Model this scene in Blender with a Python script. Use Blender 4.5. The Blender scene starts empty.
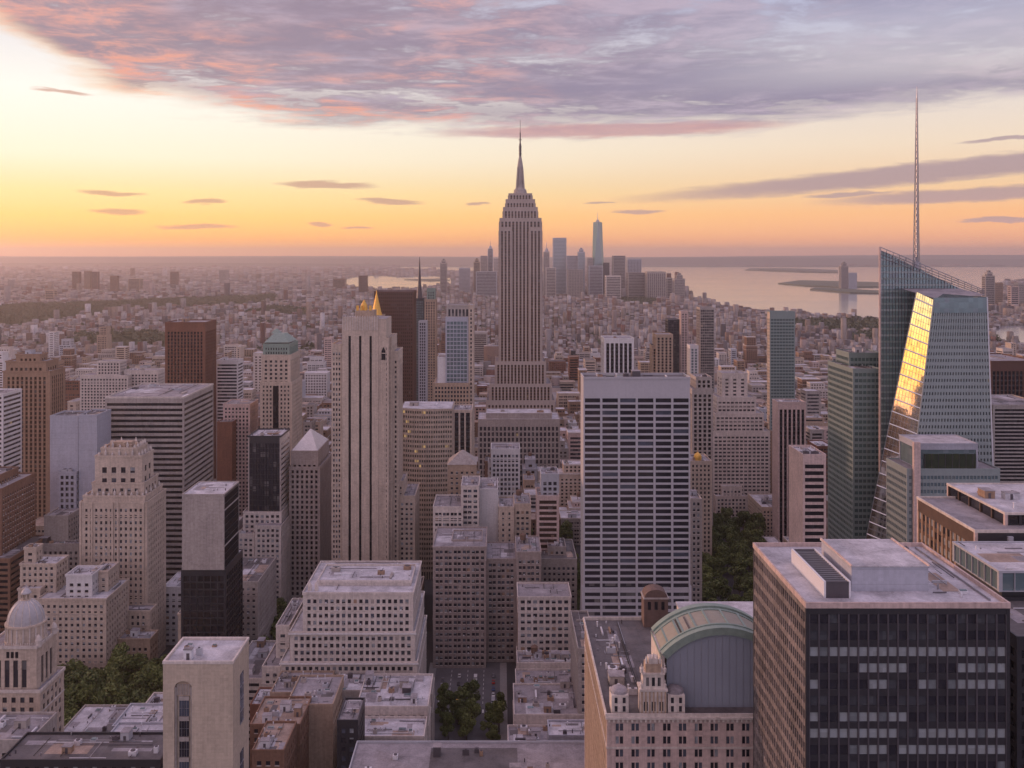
import bpy, math, random
import numpy as np
from mathutils import Vector

R = math.radians
S = bpy.context.scene
rng = random.Random(11)

# ------------------------------------------------------------------ camera
FPX, CAMH, U0, V0 = 960.0, 260.0, 500.0, 255.0     # focal length in px, eye height, vanishing point
cam_d = bpy.data.cameras.new('camera')
cam = bpy.data.objects.new('camera', cam_d)
S.collection.objects.link(cam)
cam.location = (0, 0, CAMH)
cam.rotation_euler = (R(90), 0, 0)
cam_d.sensor_width = 36
cam_d.lens = FPX / 1024 * 36
cam_d.shift_x = (512 - U0) / 1024
cam_d.shift_y = (V0 - 384) / 1024
cam_d.clip_start = 1
cam_d.clip_end = 200000
S.camera = cam

# ------------------------------------------------------------------ view, sampling
S.view_settings.view_transform = 'Standard'
S.view_settings.look = 'None'
S.view_settings.exposure = 0.06
S.view_settings.gamma = 1.0
cy = S.cycles
cy.use_denoising = True
cy.max_bounces = 5
cy.diffuse_bounces = 2
cy.glossy_bounces = 3
cy.transmission_bounces = 2
cy.volume_bounces = 0
cy.sample_clamp_indirect = 4
cy.caustics_reflective = False
cy.caustics_refractive = False

# ------------------------------------------------------------------ sun
SUN_AZ, SUN_EL = -60.0, 5.0          # degrees from the view axis (negative = left), elevation
sl = bpy.data.lights.new('sun', 'SUN')
sl.energy = 2.0
sl.angle = R(0.8)
sl.color = (1.0, 0.54, 0.38)
sun = bpy.data.objects.new('sun', sl)
S.collection.objects.link(sun)
sd = Vector((math.sin(R(SUN_AZ)) * math.cos(R(SUN_EL)), math.cos(R(SUN_AZ)) * math.cos(R(SUN_EL)), math.sin(R(SUN_EL))))
sun.rotation_euler = sd.to_track_quat('Z', 'Y').to_euler()
sun.location = (-300, 300, 600)


# ------------------------------------------------------------------ node helpers
def lin(c):
    return tuple(((x / 255) / 12.92 if x / 255 <= 0.04045 else ((x / 255 + 0.055) / 1.055) ** 2.4) for x in c) + (1.0,)


class NT:
    """thin arithmetic wrapper round a node tree"""
    def __init__(s, tree):
        s.t = tree
        s.n = tree.nodes
        s.l = tree.links

    def put(s, sock, v):
        if isinstance(v, bpy.types.NodeSocket):
            s.l.new(v, sock)
        elif v is not None:
            sock.default_value = v

    def m(s, op, a, b=None, c=None, clamp=False):
        n = s.n.new('ShaderNodeMath')
        n.operation = op
        n.use_clamp = clamp
        s.put(n.inputs[0], a)
        if b is not None: s.put(n.inputs[1], b)
        if c is not None: s.put(n.inputs[2], c)
        return n.outputs[0]

    def add(s, a, b): return s.m('ADD', a, b)
    def sub(s, a, b): return s.m('SUBTRACT', a, b)
    def mul(s, a, b): return s.m('MULTIPLY', a, b)
    def div(s, a, b): return s.m('DIVIDE', a, b)

    def smooth(s, x, a, b, lo=0.0, hi=1.0):
        n = s.n.new('ShaderNodeMapRange')
        n.interpolation_type = 'SMOOTHSTEP'
        s.put(n.inputs[0], x)
        for i, v in zip((1, 2, 3, 4), (a, b, lo, hi)): s.put(n.inputs[i], v)
        return n.outputs[0]

    def ramp(s, x, stops, interp='LINEAR'):
        n = s.n.new('ShaderNodeValToRGB')
        n.color_ramp.interpolation = interp
        s.put(n.inputs[0], x)
        e = n.color_ramp.elements
        while len(e) < len(stops): e.new(0.5)
        for k, (p, c) in enumerate(stops):
            e[k].position = p
            e[k].color = c if len(c) == 4 else tuple(c) + (1.0,)
        return n.outputs[0]

    def mix(s, f, a, b, mode='MIX'):
        n = s.n.new('ShaderNodeMix')
        n.data_type = 'RGBA'
        n.blend_type = mode
        s.put(n.inputs[0], f)
        s.put(n.inputs[6], a)
        s.put(n.inputs[7], b)
        return n.outputs[2]

    def noise(s, vec, scale, detail=4, rough=0.5, dist=0.0):
        n = s.n.new('ShaderNodeTexNoise')
        s.put(n.inputs['Vector'], vec)
        n.inputs['Scale'].default_value = scale
        n.inputs['Detail'].default_value = detail
        n.inputs['Roughness'].default_value = rough
        n.inputs['Distortion'].default_value = dist
        return n.outputs[0]

    def xyz(s, v):
        n = s.n.new('ShaderNodeSeparateXYZ')
        s.put(n.inputs[0], v)
        return n.outputs

    def vec(s, x, y, z):
        n = s.n.new('ShaderNodeCombineXYZ')
        for i, v in enumerate((x, y, z)): s.put(n.inputs[i], v)
        return n.outputs[0]


# ------------------------------------------------------------------ sky
def build_world():
    w = bpy.data.worlds.new('World')
    S.world = w
    w.use_nodes = True
    t = NT(w.node_tree)
    t.n.clear()
    out = t.n.new('ShaderNodeOutputWorld')
    bg = t.n.new('ShaderNodeBackground')
    t.l.new(bg.outputs[0], out.inputs[0])
    tc = t.n.new('ShaderNodeTexCoord')
    x, y, z = t.xyz(tc.outputs['Generated'])
    az = t.mul(t.m('ARCTAN2', x, y), 57.2958)
    el = t.mul(t.m('ARCSINE', z), 57.2958)
    e01 = t.m('POWER', t.m('DIVIDE', t.m('MAXIMUM', el, 0.0), 90.0, clamp=True), 0.5)   # sqrt stretch of the low part
    q = lambda d: math.sqrt(d / 90.0)
    ramp = lambda L: t.ramp(e01, [(q(d), lin(c)) for d, c in L])
    glow = ramp([(0, (255, 140, 62)), (1.5, (255, 158, 42)), (4.2, (255, 182, 52)), (6.2, (255, 222, 140)), (9, (252, 240, 215)), (18, (232, 224, 228)), (40, (162, 174, 206)), (90, (138, 158, 200))])
    left = ramp([(0, (250, 172, 116)), (0.9, (255, 176, 90)), (2.2, (255, 204, 116)), (3.6, (255, 226, 160)), (5.5, (254, 242, 214)), (9, (254, 248, 238)), (14, (222, 216, 226)), (40, (160, 172, 206)), (90, (138, 158, 200))])
    right = ramp([(0, (224, 160, 140)), (0.9, (238, 166, 124)), (2.4, (247, 184, 130)), (3.8, (246, 204, 160)), (6.2, (243, 220, 196)), (9, (230, 218, 212)), (14, (186, 188, 214)), (40, (156, 170, 206)), (90, (138, 158, 200))])
    back = ramp([(0, (176, 166, 184)), (6, (192, 182, 202)), (14, (194, 188, 212)), (40, (176, 182, 214)), (90, (148, 162, 204))])
    c = t.mix(t.smooth(az, -24, 26), left, right)
    g = t.smooth(t.m('ABSOLUTE', t.add(az, 68)), 12, 36, 1.0, 0.0)
    glow = t.mix(1.0, glow, t.vec(*[t.smooth(el, 4, 9, 1.7, 1.0)] * 3), 'MULTIPLY')
    c = t.mix(g, c, glow)
    c = t.mix(t.smooth(t.m('ABSOLUTE', t.add(az, 10)), 75, 135), c, back)
    away = t.m('ADD', t.add(t.smooth(el, 0.0, 4.5, 1.32, 1.0), t.smooth(el, 18, 45, 0.0, 0.85)), t.mul(t.smooth(t.m('ABSOLUTE', t.add(az, 10)), 70, 130), t.smooth(el, 18, 45, 0.85, 0.0)))
    # --- physical sky adds its own slight glow
    nis = t.n.new('ShaderNodeTexSky')
    nis.sky_type = 'NISHITA'
    nis.sun_disc = False
    nis.sun_elevation = R(SUN_EL)
    nis.sun_rotation = R(SUN_AZ)
    nis.altitude = 260
    # --- clouds: noise sampled on a high plane so that it foreshortens towards the horizon
    zz = t.m('MAXIMUM', z, 0.03)
    pv = t.vec(t.div(x, zz), t.div(y, zz), 0.0)
    pvs = t.vec(t.mul(t.div(x, zz), 0.8), t.mul(t.div(y, zz), 0.95), 3.1)
    n1 = t.noise(pvs, 0.8, 8, 0.6, 0.35)
    n2 = t.noise(t.vec(t.div(x, zz), t.mul(t.div(y, zz), 1.05), 9.0), 2.8, 9, 0.66, 0.3)
    n3 = t.noise(t.vec(t.mul(t.div(x, zz), 0.8), t.div(y, zz), 21.0), 0.95, 4, 0.55, 0.4)
    # lower border of the sheet: elevation against azimuth
    az01 = t.m('DIVIDE', t.add(az, 40), 80.0, clamp=True)
    bd = [(-40, 18), (-27.5, 12.0), (-24, 10.0), (-21, 8.6), (-14, 7.9), (-8, 7.8), (-3, 7.4), (3, 7.3), (9, 7.4), (15, 7.2), (22, 8.2), (28, 8.3), (40, 8.5)]
    edge = t.mul(t.ramp(az01, [((a + 40) / 80, (d / 20,) * 3) for a, d in bd], 'LINEAR'), 20.0)
    wob = t.add(t.mul(t.sub(n2, 0.5), 1.6), t.mul(t.sub(n1, 0.5), 2.6))
    above = t.sub(t.add(el, wob), edge)
    m = t.smooth(above, -0.6, 1.1)
    dens = t.smooth(t.add(n1, t.mul(t.sub(n2, 0.5), 0.8)), 0.29, 0.50, 0.2, 1.0)
    thin_r = t.mul(t.smooth(az, 6, 24), t.mul(t.smooth(el, 8.6, 10.5), t.smooth(el, 16, 12.5)))     # the thinner, paler part towards the right
    dens = t.m('MULTIPLY', dens, t.sub(1.0, t.mul(thin_r, 0.55)))
    near_edge = t.smooth(above, 0.4, 2.6, 1.0, 0.0)
    dens = t.m('MAXIMUM', dens, t.mul(near_edge, 0.85))
    deck = t.mul(t.mul(m, dens), 0.97)
    body = t.mix(t.smooth(az, -28, 20), lin((158, 132, 144)), lin((144, 132, 156)))
    body = t.mix(t.smooth(n2, 0.42, 0.66), body, lin((184, 166, 184)))
    body = t.mix(t.smooth(n1, 0.44, 0.7), body, t.mix(t.smooth(az, -28, 24), lin((142, 120, 138)), lin((138, 128, 158))))
    warm = t.mul(t.smooth(n3, 0.40, 0.58), t.smooth(t.add(az, t.mul(t.sub(n3, 0.5), 20)), 9, -8))
    warm = t.mul(warm, t.smooth(n2, 0.42, 0.66))
    body = t.mix(t.mul(warm, 0.95), body, lin((234, 154, 130)))
    rim = t.mul(t.smooth(above, 0.1, 1.4, 1.0, 0.0), t.smooth(az, -12, -24))
    body = t.mix(t.mul(rim, 0.8), body, lin((250, 205, 160)))
    c = t.mix(deck, c, body)
    # streaks and small clouds
    wv = t.noise(t.vec(t.mul(az, 0.35), t.mul(el, 2.2), 0.0), 1.3, 6, 0.6, 0.3)
    ew = t.add(el, t.mul(t.sub(wv, 0.5), 0.55))
    def E(v): return math.degrees(math.atan((V0 - v) / FPX))
    def A(u): return math.degrees(math.atan((u - U0) / FPX))
    def streak(u, v, du, dv, slope=0.0, top=0.9):
        """a small flat cloud centred on direction (u, v), half width du, half height dv"""
        a = t.div(t.sub(az, A(u)), du * 0.0597)
        ce = t.add(E(v), t.mul(t.sub(az, A(u)), slope))
        b = t.div(t.sub(ew, ce), dv * (0.0597 if dv > 6 else 0.044))
        r2 = t.add(t.m('POWER', t.m('ABSOLUTE', a), 2.0), t.m('POWER', t.m('ABSOLUTE', b), 2.0))
        return t.mul(t.smooth(r2, 0.3, 1.5, 1.0, 0.0), top)
    greys = [(326, 186, 46, 5.0, -.01), (390, 202, 32, 4.2, -.05), (112, 198, 28, 3, -.03), (118, 215, 24, 4, 0), (197, 228, 36, 3, 0), (205, 204, 20, 3, .02), (320, 225, 12, 3, -.05),
             (638, 212, 26, 3.4, 0), (478, 204, 12, 2.6, 0), (62, 106, 24, 3, -.05), (358, 228, 16, 2, 0), (600, 203, 16, 2, 0),
             (1010, 152, 40, 3, .05), (1000, 224, 34, 3, .0), (850, 198, 40, 3, .04)]
    acc = None
    for g_ in greys:
        s_ = streak(*g_)
        acc = s_ if acc is None else t.m('MAXIMUM', acc, s_)
    big = streak(970, 177, 290, 10, 0.075, 1.0)
    big2 = streak(1010, 200, 150, 7, 0.03, 0.95)
    pink = streak(610, 131, 165, 7, 0.01, 0.95)
    acc = t.m('MAXIMUM', acc, t.m('MAXIMUM', big, big2))
    c = t.mix(t.mul(acc, 0.85), c, t.mix(t.smooth(az, -25, 20), lin((196, 140, 122)), lin((164, 138, 152))))
    c = t.mix(t.mul(pink, 0.8), c, t.mix(n2, lin((214, 140, 136)), lin((170, 140, 158))))
    sc = t.n.new('ShaderNodeMix')
    sc.data_type = 'RGBA'
    sc.blend_type = 'ADD'
    sc.inputs[0].default_value = 0.02
    c = t.mix(1.0, c, t.vec(away, away, away), 'MULTIPLY')
    t.l.new(c, sc.inputs[6])
    t.l.new(nis.outputs[0], sc.inputs[7])
    t.l.new(sc.outputs[2], bg.inputs[0])
    bg.inputs[1].default_value = 0.97
    w.cycles.sampling_method = 'MANUAL'
    w.cycles.sample_map_resolution = 512


build_world()


# ------------------------------------------------------------------ materials
MATS = {}


def pbsdf(name):
    m = bpy.data.materials.new(name)
    m.use_nodes = True
    t = NT(m.node_tree)
    p = next(n for n in t.n if n.type == 'BSDF_PRINCIPLED')
    MATS[name] = m
    return m, t, p


def wall_mat(name, rgb, var=0.19, rough=0.85, fine=0.0, joint=0.0):
    """masonry / panel: large stains, vertical runs of dirt, block grain"""
    m, t, p = pbsdf(name)
    tc = t.n.new('ShaderNodeTexCoord')
    oi = t.n.new('ShaderNodeObjectInfo')
    o = tc.outputs['Object']
    x, y, z = t.xyz(o)
    off = t.mul(oi.outputs['Random'], 91.0)
    big = t.noise(t.vec(t.add(x, off), y, z), 0.07, 4, 0.6)
    run = t.noise(t.vec(t.add(x, off), y, t.mul(z, 0.06)), 0.9, 3, 0.6)
    gr = t.noise(o, 0.9, 3, 0.7)
    k = t.add(t.mul(t.sub(big, 0.5), var * 3.2), t.add(t.mul(t.sub(run, 0.5), var * 3.6), t.mul(t.sub(gr, 0.5), var * 2.6)))
    k = t.add(t.add(k, 1.0), t.mul(t.sub(oi.outputs['Random'], 0.5), 0.12))
    wn = t.n.new('ShaderNodeTexWhiteNoise')
    t.l.new(t.vec(t.m('FLOOR', t.div(t.add(x, y), 1.35)), t.m('FLOOR', t.div(z, 0.9)), off), wn.inputs['Vector'])
    k = t.add(k, t.mul(t.sub(wn.outputs['Value'], 0.5), var * 0.9))
    if joint:
        fr = t.m('FRACT', t.div(z, joint))
        k = t.mul(k, t.smooth(fr, 0.0, 0.08, 0.8, 1.0))
    col = t.mix(1.0, tuple(rgb) + (1.0,), t.vec(k, k, k), 'MULTIPLY')
    t.l.new(col, p.inputs['Base Color'])
    p.inputs['Roughness'].default_value = rough
    return m


def glass_mat(name, rgb, rough=0.12, metal=0.0, blind=0.25, blindcol=(0.30, 0.29, 0.28), cell=(3.0, 3.0, 3.6), wobble=0.02, lit=0.0):
    """window glass: every cell of the facade gets its own tone (blinds drawn, rooms behind)"""
    m, t, p = pbsdf(name)
    tc = t.n.new('ShaderNodeTexCoord')
    oi = t.n.new('ShaderNodeObjectInfo')
    x, y, z = t.xyz(tc.outputs['Object'])
    fl = lambda s_, d: t.m('FLOOR', t.div(s_, d))
    wn = t.n.new('ShaderNodeTexWhiteNoise')
    wn.noise_dimensions = '4D'
    t.l.new(t.vec(fl(x, cell[0]), fl(y, cell[1]), fl(z, cell[2])), wn.inputs['Vector'])
    t.l.new(t.mul(oi.outputs['Random'], 50.0), wn.inputs['W'])
    r = wn.outputs['Value']
    k = t.smooth(r, 1.0 - blind - 0.05, 1.0 - blind + 0.25)
    base = t.mix(k, tuple(rgb) + (1,), tuple(blindcol) + (1,))
    base = t.mix(t.mul(r, 0.5), base, tuple(c_ * 0.4 for c_ in rgb) + (1,))
    t.l.new(base, p.inputs['Base Color'])
    p.inputs['Roughness'].default_value = rough
    p.inputs['Metallic'].default_value = metal
    if metal:
        t.l.new(t.mul(t.sub(1.0, t.mul(k, 0.6)), metal), p.inputs['Metallic'])
    p.inputs['IOR'].default_value = 1.55
    if wobble:
        b = t.n.new('ShaderNodeBump')
        b.inputs['Strength'].default_value = wobble * 10
        b.inputs['Distance'].default_value = 0.05
        t.l.new(t.noise(tc.outputs['Object'], 0.35, 2), b.inputs['Height'])
        t.l.new(b.outputs[0], p.inputs['Normal'])
    if lit:
        em = t.smooth(wn.outputs['Value'], 1 - lit, 1 - lit + 0.01)
        p.inputs['Emission Color'].default_value = (1.0, 0.62, 0.22, 1)
        t.l.new(t.mul(em, 0.3), p.inputs['Emission Strength'])
    return m


def simple_mat(name, rgb, rough=0.6, metal=0.0, var=0.1, scale=0.6):
    m, t, p = pbsdf(name)
    tc = t.n.new('ShaderNodeTexCoord')
    n = t.noise(tc.outputs['Object'], scale, 4, 0.6)
    k = t.add(1.0, t.mul(t.sub(n, 0.5), var * 3))
    t.l.new(t.mix(1.0, tuple(rgb) + (1,), t.vec(k, k, k), 'MULTIPLY'), p.inputs['Base Color'])
    p.inputs['Roughness'].default_value = rough
    p.inputs['Metallic'].default_value = metal
    return m


wall_mat('cream_stone', (0.50, 0.41, 0.33))
wall_mat('pale_stone', (0.56, 0.50, 0.45))
wall_mat('white_panel', (0.62, 0.60, 0.59), 0.11, 0.6)
wall_mat('cool_stone', (0.37, 0.31, 0.28))
wall_mat('tan_stone', (0.40, 0.30, 0.22))
wall_mat('grey_stone', (0.36, 0.32, 0.29))
wall_mat('tan_brick', (0.30, 0.20, 0.135))
wall_mat('brown_brick', (0.20, 0.115, 0.075))
wall_mat('red_brick', (0.20, 0.095, 0.06))
wall_mat('dark_panel', (0.026, 0.025, 0.030), 0.12, 0.45)
wall_mat('dark_brown', (0.10, 0.045, 0.03), 0.12, 0.6)
wall_mat('pink_stone', (0.52, 0.40, 0.36))
wall_mat('grey_panel', (0.40, 0.41, 0.44), 0.07, 0.5)
wall_mat('green_metal', (0.20, 0.25, 0.235), 0.08, 0.4)
wall_mat('blue_panel', (0.38, 0.39, 0.44), 0.12, 0.5, joint=3.9)
wall_mat('limestone_block', (0.47, 0.39, 0.30), 0.14, 0.85, joint=1.1)
wall_mat('lime_tower', (0.42, 0.35, 0.305), 0.10)
simple_mat('copper_green', (0.22, 0.29, 0.245), 0.6, 0.0, 0.22, 0.5)
simple_mat('gold_leaf', (0.72, 0.43, 0.10), 0.5, 0.7, 0.2)
simple_mat('bright_metal', (0.62, 0.62, 0.60), 0.22, 0.6, 0.05)
simple_mat('steel', (0.35, 0.34, 0.36), 0.4, 0.7, 0.1)
simple_mat('dark_steel', (0.09, 0.08, 0.09), 0.5, 0.3, 0.1)
simple_mat('white_metal', (0.66, 0.66, 0.68), 0.45, 0.1, 0.06)
simple_mat('tank_wood', (0.16, 0.10, 0.07), 0.9, 0, 0.3)
simple_mat('bark', (0.10, 0.075, 0.055), 0.95, 0, 0.3)
simple_mat('copper_panel', (0.12, 0.08, 0.06), 0.4, 0.3, 0.3, 0.3)
simple_mat('tarmac', (0.055, 0.053, 0.055), 0.9, 0, 0.25, 0.15)
simple_mat('road_surface', (0.12, 0.117, 0.122), 0.9, 0, 0.3, 0.12)
simple_mat('paint_white', (0.75, 0.74, 0.70), 0.7, 0, 0.1)
simple_mat('pavement', (0.26, 0.25, 0.24), 0.9, 0, 0.15)
simple_mat('slate_wall', (0.27, 0.30, 0.35), 0.55, 0.0, 0.08, 0.12)
simple_mat('rubber', (0.03, 0.03, 0.03), 0.8, 0, 0.1)


def roof_mat(name, rgb):
    m, t, p = pbsdf(name)
    tc = t.n.new('ShaderNodeTexCoord')
    oi = t.n.new('ShaderNodeObjectInfo')
    o = t.n.new('ShaderNodeVectorMath')
    o.operation = 'ADD'
    t.l.new(tc.outputs['Object'], o.inputs[0])
    t.l.new(t.vec(t.mul(oi.outputs['Random'], 70.0), 0.0, 0.0), o.inputs[1])
    a = t.noise(o.outputs[0], 0.12, 5, 0.65, 0.4)
    b = t.noise(o.outputs[0], 1.3, 4, 0.7)
    k = t.add(1.0, t.add(t.mul(t.sub(a, 0.5), 1.9), t.mul(t.sub(b, 0.5), 0.9)))
    # seams of the roofing sheets
    x, y, z = t.xyz(tc.outputs['Object'])
    k = t.mul(k, t.smooth(t.m('FRACT', t.div(x, 3.1)), 0.0, 0.06, 0.82, 1.0))
    t.l.new(t.mix(1.0, tuple(rgb) + (1,), t.vec(k, k, k), 'MULTIPLY'), p.inputs['Base Color'])
    p.inputs['Roughness'].default_value = 0.85
    return m


roof_mat('roof_grey', (0.27, 0.25, 0.26))
roof_mat('roof_pale', (0.46, 0.45, 0.47))
roof_mat('roof_dark', (0.12, 0.11, 0.11))
roof_mat('roof_tan', (0.33, 0.25, 0.20))

glass_mat('glass_dark', (0.035, 0.035, 0.045), lit=.005)
glass_mat('glass_night', (0.015, 0.015, 0.02), blind=0.12, blindcol=(0.1, 0.1, 0.11))
glass_mat('glass_brown', (0.05, 0.03, 0.02), blind=0.15, lit=.005)
glass_mat('glass_blue', (0.20, 0.28, 0.29), 0.12, 0.4, 0.25, (0.30, 0.36, 0.40))
glass_mat('glass_green', (0.13, 0.20, 0.19), 0.12, 0.35, 0.22, (0.16, 0.2, 0.19), lit=0.006)
glass_mat('glass_teal', (0.22, 0.32, 0.35), 0.08, 0.45, 0.3, (0.28, 0.34, 0.35))
glass_mat('glass_mirror', (0.95, 0.93, 0.86), 0.04, 1.0, 0.06, (0.42, 0.42, 0.4), wobble=0.015)
glass_mat('glass_lit', (0.10, 0.10, 0.08), blind=0.4, lit=0.015)
glass_mat('pane_clear', (0.03, 0.03, 0.04), 0.08, 0, 0.0, wobble=0.03)
glass_mat('pane_blind', (0.24, 0.26, 0.28), 0.3, 0, 0.5, (0.42, 0.45, 0.47))
glass_mat('office_pale', (0.30, 0.33, 0.34), 0.25, 0, 0.5, (0.36, 0.39, 0.39), cell=(2.42, 9, 1.3))
glass_mat('office_mid', (0.16, 0.18, 0.19), 0.2, 0, 0.4, (0.26, 0.29, 0.30), cell=(1.2, 9, 1.3))
glass_mat('office_dim', (0.06, 0.065, 0.075), 0.12, 0, 0.3, (0.12, 0.13, 0.14), cell=(1.2, 9, 2))
glass_mat('pane_sky', (0.10, 0.115, 0.15), 0.08, 0.15, 0.0, wobble=0.03)
glass_mat('glass_garden', (0.035, 0.05, 0.03), blind=.2, blindcol=(.09, .11, .05))
m_, t_, p_ = pbsdf('pane_lit')
p_.inputs['Base Color'].default_value = (0.3, 0.2, 0.08, 1)
p_.inputs['Emission Color'].default_value = (1.0, 0.66, 0.26, 1)
p_.inputs['Emission Strength'].default_value = 0.35


# far city material: base colour from an attribute, window grid from world position
def city_mat():
    m, t, p = pbsdf('city_wall')
    at = t.n.new('ShaderNodeAttribute')
    at.attribute_name = 'tone'
    geo = t.n.new('ShaderNodeNewGeometry')
    x, y, z = t.xyz(geo.outputs['Position'])
    nx, ny, nz = t.xyz(geo.outputs['Normal'])
    side = t.m('GREATER_THAN', t.m('ABSOLUTE', nx), 0.5)
    h = t.add(t.mul(x, t.sub(1.0, side)), t.mul(y, side))
    a = t.m('FRACT', t.div(h, 3.4))
    b = t.m('FRACT', t.div(z, 3.5))
    win = t.mul(t.mul(t.m('GREATER_THAN', a, 0.42), t.m('GREATER_THAN', b, 0.45)), t.m('LESS_THAN', nz, 0.5))
    gr = t.noise(geo.outputs['Position'], 0.05, 3, 0.7)
    k = t.add(0.75, t.mul(gr, 0.5))
    base = t.mix(1.0, at.outputs['Color'], t.vec(k, k, k), 'MULTIPLY')
    base = t.mix(t.mul(win, 0.7), base, (0.04, 0.04, 0.05, 1))
    t.l.new(base, p.inputs['Base Color'])
    p.inputs['Roughness'].default_value = 0.8


city_mat()


def foliage_mat(name, dark, light):
    m, t, p = pbsdf(name)
    tc = t.n.new('ShaderNodeTexCoord')
    oi = t.n.new('ShaderNodeObjectInfo')
    n = t.noise(tc.outputs['Object'], 0.8, 4, 0.75)
    f = t.add(t.smooth(n, 0.35, 0.68), t.mul(t.sub(oi.outputs['Random'], 0.5), 0.5))
    t.l.new(t.mix(t.m('ADD', f, 0.0, clamp=True), tuple(dark) + (1,), tuple(light) + (1,)), p.inputs['Base Color'])
    p.inputs['Roughness'].default_value = 0.7
    return m


foliage_mat('foliage', (0.055, 0.078, 0.022), (0.185, 0.215, 0.058))
foliage_mat('woodland', (0.05, 0.06, 0.03), (0.09, 0.10, 0.045))
ROOF_OF = {}


# ------------------------------------------------------------------ mesh builder
class MB:
    def __init__(s):
        s.v, s.f, s.m = [], [], []
        s.mats = []

    def mi(s, name):
        if name not in s.mats: s.mats.append(name)
        return s.mats.index(name)

    def poly(s, pts, mat):
        b = len(s.v)
        s.v.extend(pts)
        s.f.append(tuple(range(b, b + len(pts))))
        s.m.append(s.mi(mat))

    def hexa(s, p, mat, bottom=True):
        """p: 4 bottom points (anticlockwise seen from above) then 4 top points"""
        b = len(s.v)
        s.v.extend(p)
        fs = [(4, 5, 6, 7), (0, 1, 5, 4), (1, 2, 6, 5), (2, 3, 7, 6), (3, 0, 4, 7)]
        if bottom: fs.append((3, 2, 1, 0))
        k = s.mi(mat)
        for f in fs:
            s.f.append(tuple(b + i for i in f))
            s.m.append(k)

    def box(s, x0, x1, y0, y1, z0, z1, mat):
        s.hexa([(x0, y0, z0), (x1, y0, z0), (x1, y1, z0), (x0, y1, z0), (x0, y0, z1), (x1, y0, z1), (x1, y1, z1), (x0, y1, z1)], mat)

    def fbox(s, fr, t0, t1, n0, n1, z0, z1, mat):
        """box in a facade frame: fr = (ox, oy, tx, ty); t along the wall, n outward"""
        ox, oy, tx, ty = fr
        nx, ny = ty, -tx
        P = lambda t, n, z: (ox + tx * t + nx * n, oy + ty * t + ny * n, z)
        s.hexa([P(t0, n1, z0), P(t1, n1, z0), P(t1, n0, z0), P(t0, n0, z0), P(t0, n1, z1), P(t1, n1, z1), P(t1, n0, z1), P(t0, n0, z1)], mat)

    def prism(s, pts, z0, z1, mat, top=None):
        b = len(s.v)
        n = len(pts)
        s.v.extend([(x, y, z0) for x, y in pts] + [(x, y, z1) for x, y in pts])
        k = s.mi(mat)
        for i in range(n):
            j = (i + 1) % n
            s.f.append((b + i, b + j, b + n + j, b + n + i))
            s.m.append(k)
        s.f.append(tuple(b + n + i for i in range(n)))
        s.m.append(s.mi(top or mat))

    def lathe(s, cx, cy_, prof, mat, n=20, a0=0.0):
        """prof: list of (radius, z) from bottom to top"""
        b = len(s.v)
        for r, z in prof:
            for i in range(n):
                a = a0 + 2 * math.pi * i / n
                s.v.append((cx + r * math.cos(a), cy_ + r * math.sin(a), z))
        k = s.mi(mat)
        for j in range(len(prof) - 1):
            for i in range(n):
                i2 = (i + 1) % n
                s.f.append((b + j * n + i, b + j * n + i2, b + (j + 1) * n + i2, b + (j + 1) * n + i))
                s.m.append(k)
        s.f.append(tuple(b + (len(prof) - 1) * n + i for i in range(n)))
        s.m.append(k)

    def bar(s, p, q, r, mat):
        p, q = Vector(p), Vector(q)
        d = (q - p).normalized()
        a = d.orthogonal().normalized() * r
        c = d.cross(a).normalized() * r
        s.hexa([tuple(p + a + c), tuple(p - a + c), tuple(p - a - c), tuple(p + a - c), tuple(q + a + c), tuple(q - a + c), tuple(q - a - c), tuple(q + a - c)], mat)

    def build(s, name, parent=None, org=None, smooth=False):
        if not s.v: return None
        org = org if org is not None else (tuple(parent.location) if parent is not None else (0, 0, 0))
        me = bpy.data.meshes.new(name)
        ox, oy, oz = org
        me.from_pydata([(x - ox, y - oy, z - oz) for x, y, z in s.v], [], s.f)
        for m in s.mats: me.materials.append(MATS[m])
        me.polygons.foreach_set('material_index', s.m)
        if smooth: me.polygons.foreach_set('use_smooth', [True] * len(s.f))
        me.update()
        o = bpy.data.objects.new(name, me)
        S.collection.objects.link(o)
        if parent is not None: o.parent = parent
        else: o.location = org
        return o


def tag(o, label=None, cat=None, group=None, kind=None):
    if label: o['label'] = label
    if cat: o['category'] = cat
    if group: o['group'] = group
    if kind: o['kind'] = kind
    return o


def empty(name, loc, label, cat, group=None):
    o = bpy.data.objects.new(name, None)
    o.location = loc
    o.empty_display_size = 2
    S.collection.objects.link(o)
    return tag(o, label, cat, group)


def X(u, Y): return (u - U0) * Y / FPX
def Z(v, Y): return CAMH - (v - V0) * Y / FPX
def YG(v, z=0.0): return (CAMH - z) * FPX / (v - V0)


# ------------------------------------------------------------------ facades
SPAN = 0.45      # how far the glass lies behind the wall face


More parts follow.
